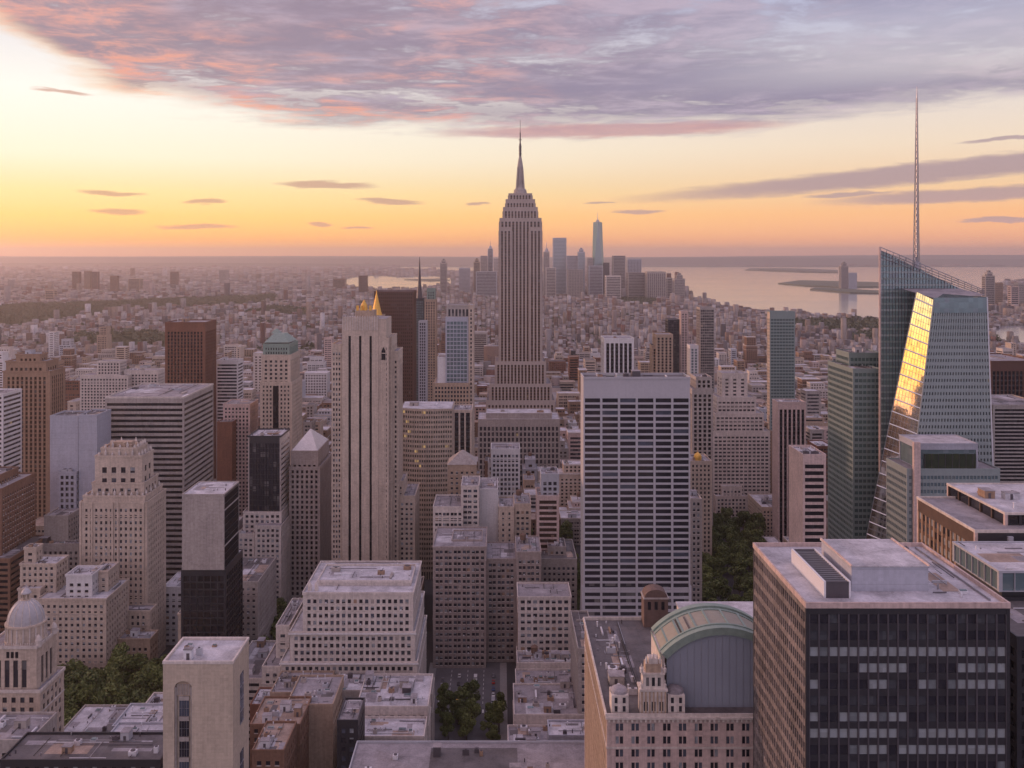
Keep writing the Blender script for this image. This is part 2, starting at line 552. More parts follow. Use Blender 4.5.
def facade(mb, fr, W, z0, z1, st, cells=None):
    """Lay piers and spandrels in front of the glass core along one wall.
    st: wall, trim, bay, floor, pier (share of the bay), span (share of the floor), kind"""
    kind = st.get('kind', 'punch')
    wall = st['wall']
    bay, fl = st['bay'], st['floor']
    H = z1 - z0
    if H < 2 or W < 3: return
    c = st.get('corner', 1.0)
    nb = max(1, round((W - 2 * c) / bay))
    b = (W - 2 * c) / nb
    nf = max(1, int((H - st.get('head', 1.2)) / fl))
    if nf * fl > H - 0.3: fl = (H - 0.3) / nf
    head = H - nf * fl
    pw, sh = st['pier'] * b, st['span'] * fl
    d = SPAN
    top = z1 - head
    if head > 0.3: mb.fbox(fr, c, W - c, -d, -0.04, top, z1 - 0.05, wall)
    pn = 0.0 if kind in ('punch', 'vert') else -0.12
    sn = -0.10 if kind == 'punch' else (0.0 if kind == 'band' else -0.28)
    if st.get('pierdeep'): pn = 0.9
    pm = st.get('piermat', wall)
    sm = st.get('spanmat', wall)
    skip = st.get('major')          # every nth pier is wide, the others thin mullions
    for i in range(nb + 1):
        if kind == 'band' and i not in (0, nb) and not st.get('mull'): continue
        w = pw
        if skip and i % skip: w = pw * 0.35
        t0 = c + i * b - w / 2
        t1 = t0 + w
        t0, t1 = max(t0, c), min(t1, W - c)
        if t1 - t0 < 0.02: continue
        mb.fbox(fr, t0, t1, -d, pn, z0, top + 0.02, pm)
    for j in range(nf + 1):
        za = z0 + j * fl
        zb = min(za + sh, top)
        if zb - za < 0.05: continue
        mb.fbox(fr, c, W - c, -d, sn, za, zb, sm)
    if cells is not None:
        for j in range(nf - 1, -1, -1):
            for i in range(nb):
                cells.append((fr, c + i * b + pw / 2, c + (i + 1) * b - pw / 2, z0 + j * fl + sh, z0 + (j + 1) * fl))


def frames(x0, x1, y0, y1):
    return {'f': ((x0, y0, 1, 0), x1 - x0), 'r': ((x1, y0, 0, 1), y1 - y0), 'l': ((x0, y1, 0, -1), y1 - y0), 'b': ((x1, y1, -1, 0), x1 - x0)}


def tier(mb, rb, x0, x1, y0, y1, z0, z1, st, cells=None, sides='frl', par=1.0, roof=None):
    """one block of a building: glass core, corner posts, facades, parapet and roof sheet"""
    d = SPAN
    wall = st['wall']
    mb.box(x0 + d, x1 - d, y0 + d, y1 - d, z0, z1 - 0.4, st.get('core', 'glass_dark'))
    c = min(st.get('corner', 1.0), (x1 - x0) / 3, (y1 - y0) / 3)
    cm = st.get('cornermat', wall)
    for xa, xb in ((x0 - .02, x0 + c), (x1 - c, x1 + .02)):
        for ya, yb in ((y0 - .02, y0 + c), (y1 - c, y1 + .02)):
            mb.box(xa, xb, ya, yb, z0, z1 - 0.03, cm)
    st = dict(st)
    st['corner'] = c
    F = frames(x0, x1, y0, y1)
    for k in 'frlb':
        fr, W = F[k]
        bl = st.get('blank', '')
        if k in bl or k not in sides:
            mb.fbox(fr, c, W - c, -d, -0.04, z0, z1 - 0.05, st.get('blankmat', wall))
        else:
            s2 = st.get('side') if k in 'rl' else None
            if s2:
                s3 = dict(st)
                s3.update(s2)
            else:
                s3 = st
            facade(mb, fr, W, z0, z1, s3, cells if (cells is not None and k in st.get('panes', 'f')) else None)
    if st.get('kind', 'punch') == 'punch' and z1 - z0 > 22 and st.get('belt', True) and st['wall'] not in ('dark_panel', 'green_metal', 'crystal_band', 'blue_panel'):
        for dz in (2, 3 + int((z1 - z0) / st['floor'] * .45)):
            zb_ = z1 - st.get('head', 1.2) - dz * st['floor'] + st['span'] * st['floor'] * .2
            if zb_ < z0 + 3: continue
            for fr, W, k in ((*F['f'], 'f'), (*F['r'], 'r'), (*F['l'], 'l')):
                if k in st.get('blank', '') or k not in sides: continue
                mb.fbox(fr, -.24 if k == 'f' else .05, W + .24 if k == 'f' else W - .05, -.03, .25, zb_, zb_ + .55, st.get('trim', wall))
    p = par
    e = st.get('ledge', 0.12)
    w = 0.5
    tm = st.get('trim', wall)
    # parapet: four butted boxes a little proud of the wall
    xa, xb, ya, yb = x0 - e, x1 + e, y0 - e, y1 + e
    mb.box(xa, xb, ya, ya + w, z1 - 0.3, z1 + p, tm)
    mb.box(xa, xb, yb - w, yb, z1 - 0.3, z1 + p, tm)
    mb.box(xa, xa + w, ya + w, yb - w, z1 - 0.3, z1 + p - .01, tm)
    mb.box(xb - w, xb, ya + w, yb - w, z1 - 0.3, z1 + p - .01, tm)
    (rb or mb).poly([(xa + w, ya + w, z1), (xb - w, ya + w, z1), (xb - w, yb - w, z1), (xa + w, yb - w, z1)], roof or st.get('roof', 'roof_grey'))


_pane = {}


def pane_mesh(w, h, mat):
    k = (round(w, 2), round(h, 2), mat)
    if k not in _pane:
        me = bpy.data.meshes.new('window')
        x, z = k[0] / 2, k[1] / 2
        y = 0.05
        me.from_pydata([(-x, 0, -z), (x, 0, -z), (x, 0, z), (-x, 0, z), (-x, -y, -z), (x, -y, -z), (x, -y, z), (-x, -y, z)], [],
                       [(4, 5, 6, 7), (0, 4, 7, 3), (5, 1, 2, 6), (7, 6, 2, 3), (0, 1, 5, 4)])
        if mat.startswith('half'):
            zc = z - 2 * z * (0.35 if mat.endswith('a') else 0.6)
            me.clear_geometry()
            me.from_pydata([(-x, -y, -z), (x, -y, -z), (x, -y, zc), (-x, -y, zc), (x, -y, z), (-x, -y, z), (-x, 0, -z), (x, 0, -z), (x, 0, z), (-x, 0, z), (-x, -y - .03, zc - .05), (x, -y - .03, zc - .05), (x, -y - .03, zc + .05), (-x, -y - .03, zc + .05)], [],
                           [(0, 1, 2, 3), (3, 2, 4, 5), (6, 0, 3, 5, 9), (1, 7, 8, 4, 2), (10, 11, 12, 13)])
            for q in ('pane_clear', 'pane_blind', 'steel'): me.materials.append(MATS[q])
            me.polygons.foreach_set('material_index', [0, 1, 0, 0, 2])
        else: me.materials.append(MATS[mat])
        _pane[k] = me
    return _pane[k]


def panes(root, cells, n=100, mix=(('pane_clear', 8), ('pane_sky', 3), ('pane_blind', 1), ('half_a', 2), ('half_b', 1), ('office_dim', 2)), vmax=790, choose=None, sills=None):
    """the windows that show largest become parts; the rest of those in view one part"""
    names = [k for k, w in mix for _ in range(w)]
    ox, oy, oz = root.location
    vis = []
    for k, (fr, t0, t1, za, zb) in enumerate(cells):
        fx, fy, tx, ty = fr
        tm = (t0 + t1) / 2
        x, y = fx + tx * tm, fy + ty * tm
        z = (za + zb) / 2
        if y < 30: continue
        u, v = U0 + x * FPX / y, V0 + (CAMH - z) * FPX / y
        if -12 < u < 1036 and v < vmax: vis.append((k, x, y, z))
    if not vis: return
    rest, sill = MB(), MB()
    sr = random.Random(len(cells))
    for q, (k, x, y, z) in enumerate(vis):
        fr, t0, t1, za, zb = cells[k]
        fx, fy, tx, ty = fr
        nx, ny = ty, -tx
        if sills:
            sill.fbox(fr, t0 - .12, t1 + .12, -SPAN + .02, .14, za - .04, za + .16, sills)
            if sr.random() < .05: sill.fbox(fr, t0 + .2, min(t1 - .1, t0 + 1.0), -SPAN + .05, .34, za + .17, za + .75, sr.choice(('white_metal', 'steel', 'grey_stone')))
            if sr.random() < .03: sill.fbox(fr, t0, t1, -SPAN + .04, -.2, za + .17, zb - .02, sr.choice(('tan_brick', 'grey_stone', 'dark_panel')))
        mat = choose(k, cells[k]) if choose else rng.choice(names)
        d = SPAN - 0.03
        if q < n:
            o = bpy.data.objects.new('window', pane_mesh(t1 - t0 + .04, zb - za + .04, mat))
            o.location = (x - nx * d - ox, y - ny * d - oy, z - oz)
            o.rotation_euler = (0, 0, math.atan2(ty, tx))
            o.parent = root
            S.collection.objects.link(o)
        else:
            if mat.startswith('half'):
                zc = zb - (zb - za) * (0.35 if mat.endswith('a') else 0.6)
                rest.fbox(fr, t0 - .02, t1 + .02, -d, -d + 0.05, za - .02, zc, 'pane_clear')
                rest.fbox(fr, t0 - .02, t1 + .02, -d, -d + 0.06, zc, zb + .02, 'pane_blind')
            else: rest.fbox(fr, t0 - .02, t1 + .02, -d, -d + 0.05, za - .02, zb + .02, mat)
    if sill.v: sill.build('sill_trim', root)
    if rest.v: tag(rest.build('window_rows', root), kind='stuff')


def water_tank(parent, x, y, z, s=1.0, name='water_tank'):
    mb = MB()
    for dx in (-1.3, 1.3):
        for dy in (-1.3, 1.3): mb.box(x + (dx - .12) * s, x + (dx + .12) * s, y + (dy - .12) * s, y + (dy + .12) * s, z, z + 2.6 * s, 'dark_steel')
    mb.lathe(x, y, [(1.9 * s, z + 2.5 * s), (1.95 * s, z + 5.6 * s), (2.1 * s, z + 5.65 * s), (0.1, z + 7.0 * s)], 'tank_wood', 12)
    return mb.build(name, parent)


def clutter(parent, x0, x1, y0, y1, z, n, seed, size=1.0, mats=('grey_panel', 'white_metal', 'grey_stone', 'dark_steel', 'tan_brick', 'roof_pale')):
    """rooftop bulkheads, air units, ducts and pipes, each a part of its own; never two on one spot"""
    r = random.Random(seed)
    used = []
    for k in range(n * 3):
        if len(used) >= n: break
        kind = r.choice(('bulkhead', 'air_unit', 'air_unit', 'duct', 'vent_pipe', 'skylight'))
        w, d_, h = {'bulkhead': (4, 4, 3), 'air_unit': (2.6, 2, 1.7), 'duct': (6, 0.8, 0.8), 'vent_pipe': (.5, .5, 1.6), 'skylight': (3, 2, .6)}[kind]
        w *= size * r.uniform(.7, 1.5)
        d_ *= size * r.uniform(.7, 1.5)
        h *= r.uniform(.8, 1.3)
        if kind == 'duct' and r.random() < .5: w, d_ = d_, w
        if x1 - x0 < w + 2 or y1 - y0 < d_ + 2: continue
        x, y = r.uniform(x0 + 1, x1 - 1 - w), r.uniform(y0 + 1, y1 - 1 - d_)
        if any(x < b + .3 and x + w > a - .3 and y < e + .3 and y + d_ > c - .3 for a, b, c, e in used): continue
        used.append((x, x + w, y, y + d_))
        mb = MB()
        m = r.choice(mats)
        if kind == 'vent_pipe':
            mb.lathe(x, y, [(w / 2, z), (w / 2, z + h), (w * .8, z + h + .05), (w * .8, z + h + .3)], 'white_metal', 8)
        else:
            mb.box(x, x + w, y, y + d_, z, z + h, m)
            if kind == 'air_unit':
                mb.lathe(x + w / 2, y + d_ / 2, [(min(w, d_) * .38, z + h), (min(w, d_) * .38, z + h + .25)], 'dark_steel', 10)
            elif kind == 'bulkhead':
                mb.box(x - .15, x + w + .15, y - .15, y + d_ + .15, z + h, z + h + .2, 'roof_grey')
                mb.box(x + w * .35, x + w * .35 + 1, y - .05, y, z + .02, z + 2.1, 'dark_steel')
            elif kind == 'skylight':
                mb.box(x + .2, x + w - .2, y + .2, y + d_ - .2, z + h, z + h + .3, 'glass_blue')
        mb.build(kind, parent)


def roof_marks(parent, x0, x1, y0, y1, z, seed):
    """repair patches, tar seams, pipe runs and a handrail on one roof"""
    r = random.Random(seed)
    W, D = x1 - x0 - 1.4, y1 - y0 - 1.4
    if W < 5 or D < 5: return
    xa, ya = x0 + .7, y0 + .7
    mb = MB()
    for k in range(r.randint(3, 6)):
        w, d = W * r.uniform(.12, .4), D * r.uniform(.12, .4)
        a, b = xa + r.uniform(0, W - w), ya + r.uniform(0, D - d)
        zz = z + .015 + .006 * k
        mb.poly([(a, b, zz), (a + w, b, zz), (a + w, b + d, zz), (a, b + d, zz)], r.choice(('roof_dark', 'roof_grey', 'roof_pale', 'roof_tan', 'roof_grey')))
    mb.build('roof_patch', parent)
    mb = MB()
    for k in range(r.randint(3, 6)):
        y = ya + D * r.random()
        a, b = sorted((xa + W * r.random(), xa + W * r.random()))
        if b - a > 2: mb.box(a, b, y - .12, y + .12, z + .2 + .02 * k, z + .42 + .02 * k, r.choice(('steel', 'dark_steel', 'white_metal')))
        x = xa + W * r.random()
        a, b = sorted((ya + D * r.random(), ya + D * r.random()))
        if b - a > 2: mb.box(x - .12, x + .12, a, b, z + .5 + .02 * k, z + .7 + .02 * k, r.choice(('steel', 'dark_steel', 'rubber')))
    for k in range(r.randint(4, 9)):
        x, y, h = xa + W * r.random(), ya + D * r.random(), r.uniform(.5, 1.6)
        mb.box(x - .2, x + .2, y - .2, y + .2, z + .02, z + h, r.choice(('white_metal', 'dark_steel', 'steel')))
    mb.build('pipework', parent)


BUILT = []       # (u0, u1, vtop, Y, vb, x0, x1, y0, y1) of every hand placed building


def note(x0, x1, y0, y1, z, vb):
    us = [U0 + a * FPX / b for a in (x0, x1) for b in (y0, y1)]
    BUILT.append((min(us), max(us), V0 + (CAMH - z) * FPX / y0, y0, vb, x0, x1, y0, y1))


ST = dict(wall='cream_stone', bay=3.2, floor=3.6, pier=0.45, span=0.42)


def style(**k):
    s = dict(ST)
    s.update(k)
    return s


def building(name, label, Y, tiers, st, vb=600, npane=0, group=None, cat='building', roofn=4, tank=0, seed=1, mix=None, choose=None, csize=1.0):
    """tiers: (u0, u1, vtop, dy, depth, {overrides}); 'on': stands on the previous tier, else on the ground"""
    x0, x1 = min(X(t[0], Y + t[3]) for t in tiers), max(X(t[1], Y + t[3]) for t in tiers)
    root = empty(name, ((x0 + x1) / 2, Y, 0), label, cat, group)
    mb, rb = MB(), MB()
    cells = [] if npane else None
    zprev = 0
    info = []
    for t in tiers:
        u0, u1, vt, dy, dep = t[:5]
        ov = t[5] if len(t) > 5 else {}
        yy = Y + dy
        s = dict(st)
        s.update(ov)
        z1 = Z(vt, yy)
        z0 = zprev - 0.2 if ov.get('on') else ov.get('z0', 0)
        a, b = X(u0, yy), X(u1, yy)
        tier(mb, rb, a, b, yy, yy + dep, z0, z1, s, cells, par=ov.get('par', st.get('par', 1.0)), sides=s.get('sides', 'frl'))
        zprev = z1
        info.append((a, b, yy, yy + dep, z1))
        note(a, b, yy, yy + dep, z1, vb)
    mb.build('wall', root)
    rb.build('roof', root)
    if npane: panes(root, cells, npane, mix or (('pane_clear', 8), ('pane_sky', 3), ('pane_blind', 1), ('half_a', 2), ('half_b', 1), ('office_dim', 2)), vb + 25, choose, None if st['wall'] in ('grey_panel', 'dark_panel', 'blue_panel') else 'pale_stone')
    if Y < 900:
        for q, (a, b, c, d, z) in enumerate(info): roof_marks(root, a, b, c, d, z, seed * 7 + q)
    if st.get('allroofs'):
        for q, (a, b, c, d, z) in enumerate(info[:-1]): clutter(root, a, b, c, d, z, max(2, int(roofn * .7)), seed + 50 * q, csize)
    a, b, c, d, z = info[-1]
    if roofn: clutter(root, a, b, c, d, z, roofn, seed, csize)
    for k in range(tank):
        water_tank(root, a + (b - a) * (.3 + .4 * k), c + (d - c) * .6, z)
    return root, info


# ================================================================== SETTING
def in_poly(x, y, P):
    c = False
    n = len(P)
    for i in range(n):
        x1, y1 = P[i]
        x2, y2 = P[(i + 1) % n]
        if (y1 > y) != (y2 > y) and x < (x2 - x1) * (y - y1) / (y2 - y1) + x1: c = not c
    return c


def ground_pt(u, v): y = YG(v); return (X(u, y), y)


def build_ground():
    m, t, p = pbsdf('ground_city')
    geo = t.n.new('ShaderNodeNewGeometry')
    a = t.noise(geo.outputs['Position'], 0.0009, 6, 0.6)
    b = t.noise(geo.outputs['Position'], 0.02, 4, 0.6)
    c = t.mix(t.smooth(a, 0.42, 0.6), (0.11, 0.10, 0.092, 1), (0.075, 0.08, 0.05, 1))
    x, y, z = t.xyz(geo.outputs['Position'])
    near = t.smooth(y, 900, 1800)
    c = t.mix(near, (0.055, 0.053, 0.055, 1), c)
    k = t.add(0.7, t.mul(b, 0.6))
    t.l.new(t.mix(1.0, c, t.vec(k, k, k), 'MULTIPLY'), p.inputs['Base Color'])
    p.inputs['Roughness'].default_value = 0.9
    mb = MB()
    mb.poly([(-34000, -3000, 0), (34000, -3000, 0), (34000, 33000, 0), (-34000, 33000, 0)], 'ground_city')
    tag(mb.build('ground'), kind='structure')


build_ground()

# bays and river arms: outlines in ground coordinates (m)
BAY = [ground_pt(u, v) for u, v in [(668, 281), (690, 296), (712, 304), (745, 311), (790, 314), (835, 318), (880, 321), (930, 316), (965, 304), (985, 291), (1000, 282), (1040, 276), (1150, 273), (1150, 268), (1024, 267), (900, 266.2), (760, 266.0), (690, 265.6), (640, 265.6), (610, 268), (645, 275)]]
ARM = [ground_pt(u, v) for u, v in [(338, 283), (352, 288), (380, 290), (420, 288.5), (452, 284), (450, 278), (432, 276), (400, 277), (372, 275.5), (345, 278)]]
ARM2 = [ground_pt(u, v) for u, v in [(392, 268.5), (430, 270), (470, 272), (500, 273), (560, 272), (560, 267), (500, 266), (440, 266), (400, 266.6)]]
LAGOON = [ground_pt(u, v) for u, v in [(986, 338), (1005, 345), (1060, 352), (1100, 340), (1060, 326), (1000, 326)]]


def build_water():
    m, t, p = pbsdf('water_surface')
    geo = t.n.new('ShaderNodeNewGeometry')
    p.inputs['Base Color'].default_value = (0.30, 0.31, 0.33, 1)
    p.inputs['Roughness'].default_value = 0.22
    p.inputs['Specular IOR Level'].default_value = 0.9
    x, y, z = t.xyz(geo.outputs['Position'])
    n = t.noise(t.vec(t.mul(x, 0.3), y, 0.0), 0.0022, 5, 0.6)
    t.l.new(t.add(0.05, t.mul(n, 0.12)), p.inputs['Roughness'])
    b = t.n.new('ShaderNodeBump')
    b.inputs['Strength'].default_value = 0.12
    b.inputs['Distance'].default_value = 3.0
    t.l.new(t.noise(geo.outputs['Position'], 0.03, 3), b.inputs['Height'])
    t.l.new(b.outputs[0], p.inputs['Normal'])
    for nm, P in (('bay_water', BAY), ('river_water', ARM), ('river_water', ARM2), ('river_water', LAGOON)):
        mb = MB()
        area = sum(P[i][0] * P[(i + 1) % len(P)][1] - P[(i + 1) % len(P)][0] * P[i][1] for i in range(len(P)))
        Q = P if area > 0 else P[::-1]
        mb.poly([(x, y, 0.6) for x, y in Q], 'water_surface')
        tag(mb.build(nm), kind='structure')


build_water()


def build_hills():
    """low ridges on the horizon and flat land tongues in the bay"""
    for k, (y, h, seed, sc) in enumerate(((20500, 110, 1, 2600.), (25500, 235, 5, 4200.), (30500, 320, 9, 6000.))):
        r = random.Random(seed)
        ph = [(r.uniform(0, 6.3), r.uniform(.6, 2.2), r.uniform(.3, 1)) for _ in range(7)]
        n = 150
        mb = MB()
        pts = []
        for i in range(n + 1):
            x = -26000 + 52000 * i / n
            f = sum(a * math.sin(x / sc * w + p_) for p_, w, a in ph) / 3.5
            zt = h * (0.72 + 0.2 * f)
            if k == 0: zt *= 1.0 if not (-2500 < x < 14000) else 0.15
            pts.append((x, zt))
        for i in range(n):
            (xa, za), (xb, zb) = pts[i], pts[i + 1]
            mb.poly([(xa, y, 0), (xb, y, 0), (xb, y + 900, zb), (xa, y + 900, za)], 'woodland')
            mb.poly([(xa, y + 900, za), (xb, y + 900, zb), (xb, y + 1900, 0), (xa, y + 1900, 0)], 'woodland')
        tag(mb.build('hills', smooth=True), kind='structure')
    for pts, h in (([(745, 270.5), (800, 272.5), (838, 273), (838, 270.5), (790, 268.8), (750, 268.8)], 12),
                   ([(778, 284), (805, 286.5), (845, 288), (880, 287.5), (880, 283), (840, 282), (800, 281)], 9),
                   ([(810, 290), (850, 293.5), (880, 294), (880, 291.5), (850, 290), (815, 288.5)], 8),
                   ([(404, 280), (430, 281.5), (450, 280.5), (440, 279)], 7)):
        P = [ground_pt(u, v) for u, v in pts]
        area = sum(P[i][0] * P[(i + 1) % len(P)][1] - P[(i + 1) % len(P)][0] * P[i][1] for i in range(len(P)))
        if area < 0: P = P[::-1]
        mb = MB()
        mb.prism(P, 0.7, h, 'woodland')
        tag(mb.build('land'), kind='structure')


build_hills()


def build_roads():
    # avenue between the low roofs, in view at the bottom of the picture; pavements are raised kerbs
    mb = MB()
    mb.poly([(-40, 470, 0.05), (0, 470, 0.05), (0, 612, 0.05), (-40, 612, 0.05)], 'road_surface')
    tag(mb.build('road'), kind='structure')
    mb = MB()
    mb.poly([(-180, 446, 0.03), (170, 446, 0.03), (170, 470, 0.03), (-180, 470, 0.03)], 'tarmac')
    tag(mb.build('road'), kind='structure')
    for x0, x1 in ((-44.5, -40), (0, 4.2)):
        mb = MB()
        mb.box(x0, x1, 470.2, 612, 0.0, 0.15, 'pavement')
        tag(mb.build('pavement'), kind='structure')
    mb = MB()
    for x in (-30, -20, -10):
        for k in range(13, 22): mb.poly([(x - .12, 478 + 6 * k, .056), (x + .12, 478 + 6 * k, .056), (x + .12, 481 + 6 * k, .056), (x - .12, 481 + 6 * k, .056)], 'paint_white')
    for k in range(16): mb.poly([(-39 + 2.4 * k, 472, .056), (-38 + 2.4 * k, 472, .056), (-38 + 2.4 * k, 475.5, .056), (-39 + 2.4 * k, 475.5, .056)], 'paint_white')
    for k in range(16): mb.poly([(-39 + 2.4 * k, 545, .060), (-38 + 2.4 * k, 545, .060), (-38 + 2.4 * k, 549, .060), (-39 + 2.4 * k, 549, .060)], 'paint_white')
    tag(mb.build('road_markings'), kind='structure')


build_roads()

# air: one closed box of pale haze round everything
hm = bpy.data.materials.new('haze')
hm.use_nodes = True
ht = NT(hm.node_tree)
ht.n.clear()
ho = ht.n.new('ShaderNodeOutputMaterial')
hv = ht.n.new('ShaderNodeVolumePrincipled')
hv.inputs['Color'].default_value = (0.97, 0.88, 0.89, 1)
hv.inputs['Density'].default_value = 4.9e-5
hv.inputs['Anisotropy'].default_value = 0.6
ht.l.new(hv.outputs[0], ho.inputs['Volume'])
MATS['haze'] = hm
mb = MB()
mb.box(-34500, 34500, -3500, 33500, -1.5, 480, 'haze')
tag(mb.build('haze'), kind='stuff')


# ================================================================== LANDMARKS
def pyramid(mb, x0, x1, y0, y1, z0, z1, mat, k=0.0):
    cx, cy_ = (x0 + x1) / 2, (y0 + y1) / 2
    w, d = (x1 - x0) / 2 * k, (y1 - y0) / 2 * k
    if k <= 0:
        w = d = 0.05
    mb.hexa([(x0, y0, z0), (x1, y0, z0), (x1, y1, z0), (x0, y1, z0), (cx - w, cy_ - d, z1), (cx + w, cy_ - d, z1), (cx + w, cy_ + d, z1), (cx - w, cy_ + d, z1)], mat)


# ---- black slab office block with the white roof structures (nearest)
wall_mat('slab_flank', (0.19, 0.165, 0.16), 0.4, 0.6)


def black_slab():
    Y, D = 235.0, 49.0
    x0, x1, z = X(806, Y), X(1010, Y), Z(607, Y)
    root = empty('office_block', ((x0 + x1) / 2, Y, 0), 'black flat-roofed office slab with a pale parapet and white box on its roof', 'building')
    st = style(wall='dark_panel', bay=2.42, floor=4.0, pier=.16, span=.42, kind='punch', core='glass_night', trim='pink_stone', corner=.8, head=.6, piermat='dark_steel', panes='f',
               side=dict(kind='punch', wall='slab_flank', piermat='slab_flank', pier=.26, span=.4, bay=1.7, core='glass_brown', blank=''), cornermat='dark_panel')
    mb, rb = MB(), MB()
    cells, c2 = [], []
    tier(mb, rb, x0, x1, Y, Y + D, 0, z, st, cells, par=1.1, roof='roof_pale')
    note(x0, x1, Y, Y + D, z, 770)
    mb.build('wall', root)
    rb.build('roof', root)
    r = random.Random(4)
    lit_rows = {2: .97, 3: .45, 4: .5, 5: .1, 6: .3, 7: .75, 8: .35, 9: .3, 10: .5}
    nb = round((x1 - x0 - 1.6) / 2.42)
    runs = {}
    for j in range(60):
        s_, row = r.random() < lit_rows.get(j, .3), []
        for i in range(nb):
            if r.random() < .28: s_ = r.random() < lit_rows.get(j, .3)
            row.append(s_)
        runs[j] = row
    def choose(k, cell):
        j, i = k // nb, k % nb
        return r.choice(('office_pale', 'office_pale', 'office_pale', 'office_mid')) if runs[j][i] and j > 1 else r.choice(('pane_clear', 'pane_clear', 'pane_clear', 'office_dim'))
    panes(root, cells, 100, vmax=790, choose=choose)
    # long white penthouse
    mb = MB()
    xa, xb = X(853, 245), X(930, 245)
    mb.box(xa, xb, 246, 269, z, z + 6.2, 'blue_panel')
    ph = mb.build('penthouse', root)
    mb = MB()
    mb.box(xa - .3, xb + .3, 245.7, 269.3, z + 6.2, z + 6.5, 'roof_pale')
    for a, b, c, d in ((xa - .3, xa + .1, 245.7, 269.3), (xb - .1, xb + .3, 245.7, 269.3)): mb.box(a, b, c, d, z + 6.5, z + 6.9, 'pink_stone')
    o = mb.build('roof_cap', root)
    # louvred cooling bank
    xa, xb = X(824, 241), X(851, 241)
    mb = MB()
    mb.box(xa, xa + .5, 241, 268, z, z + 4.2, 'white_metal')
    mb.box(xb - .5, xb, 241, 268, z, z + 4.2, 'white_metal')
    mb.box(xa + .5, xb - .5, 241.1, 241.6, z, z + 4.1, 'dark_steel')
    mb.box(xa + .5, xb - .5, 267.5, 268, z, z + 4.1, 'dark_steel')
    mb.box(xa + .5, xb - .5, 241.6, 267.5, z, z + 1.2, 'dark_steel')
    for k in range(17): mb.box(xa + .5, xb - .5, 242.4 + 1.5 * k, 242.65 + 1.5 * k, z + 3.2, z + 4.0, 'steel')
    mb.build('louvre_bank', root)
    mb = MB()
    mb.box(x1 - 3.0, x1 - 2.7, Y + 4, Y + D - 2, z + .02, z + .6, 'steel')
    mb.build('track_rail', root)
    roof_marks(root, x1 - 17, x1 - 3.5, Y + 4, Y + D - 2, z, 12)
    clutter(root, x1 - 16, x1 - 4, Y + 4, Y + D - 3, z, 7, 3, .5)


black_slab()


# ---- stone building with the great green arched roof
simple_mat('vault_tan', (0.29, 0.27, 0.21), 0.6, 0.0, 0.15, 0.4)


wall_mat('brown_low', (0.13, 0.085, 0.07))


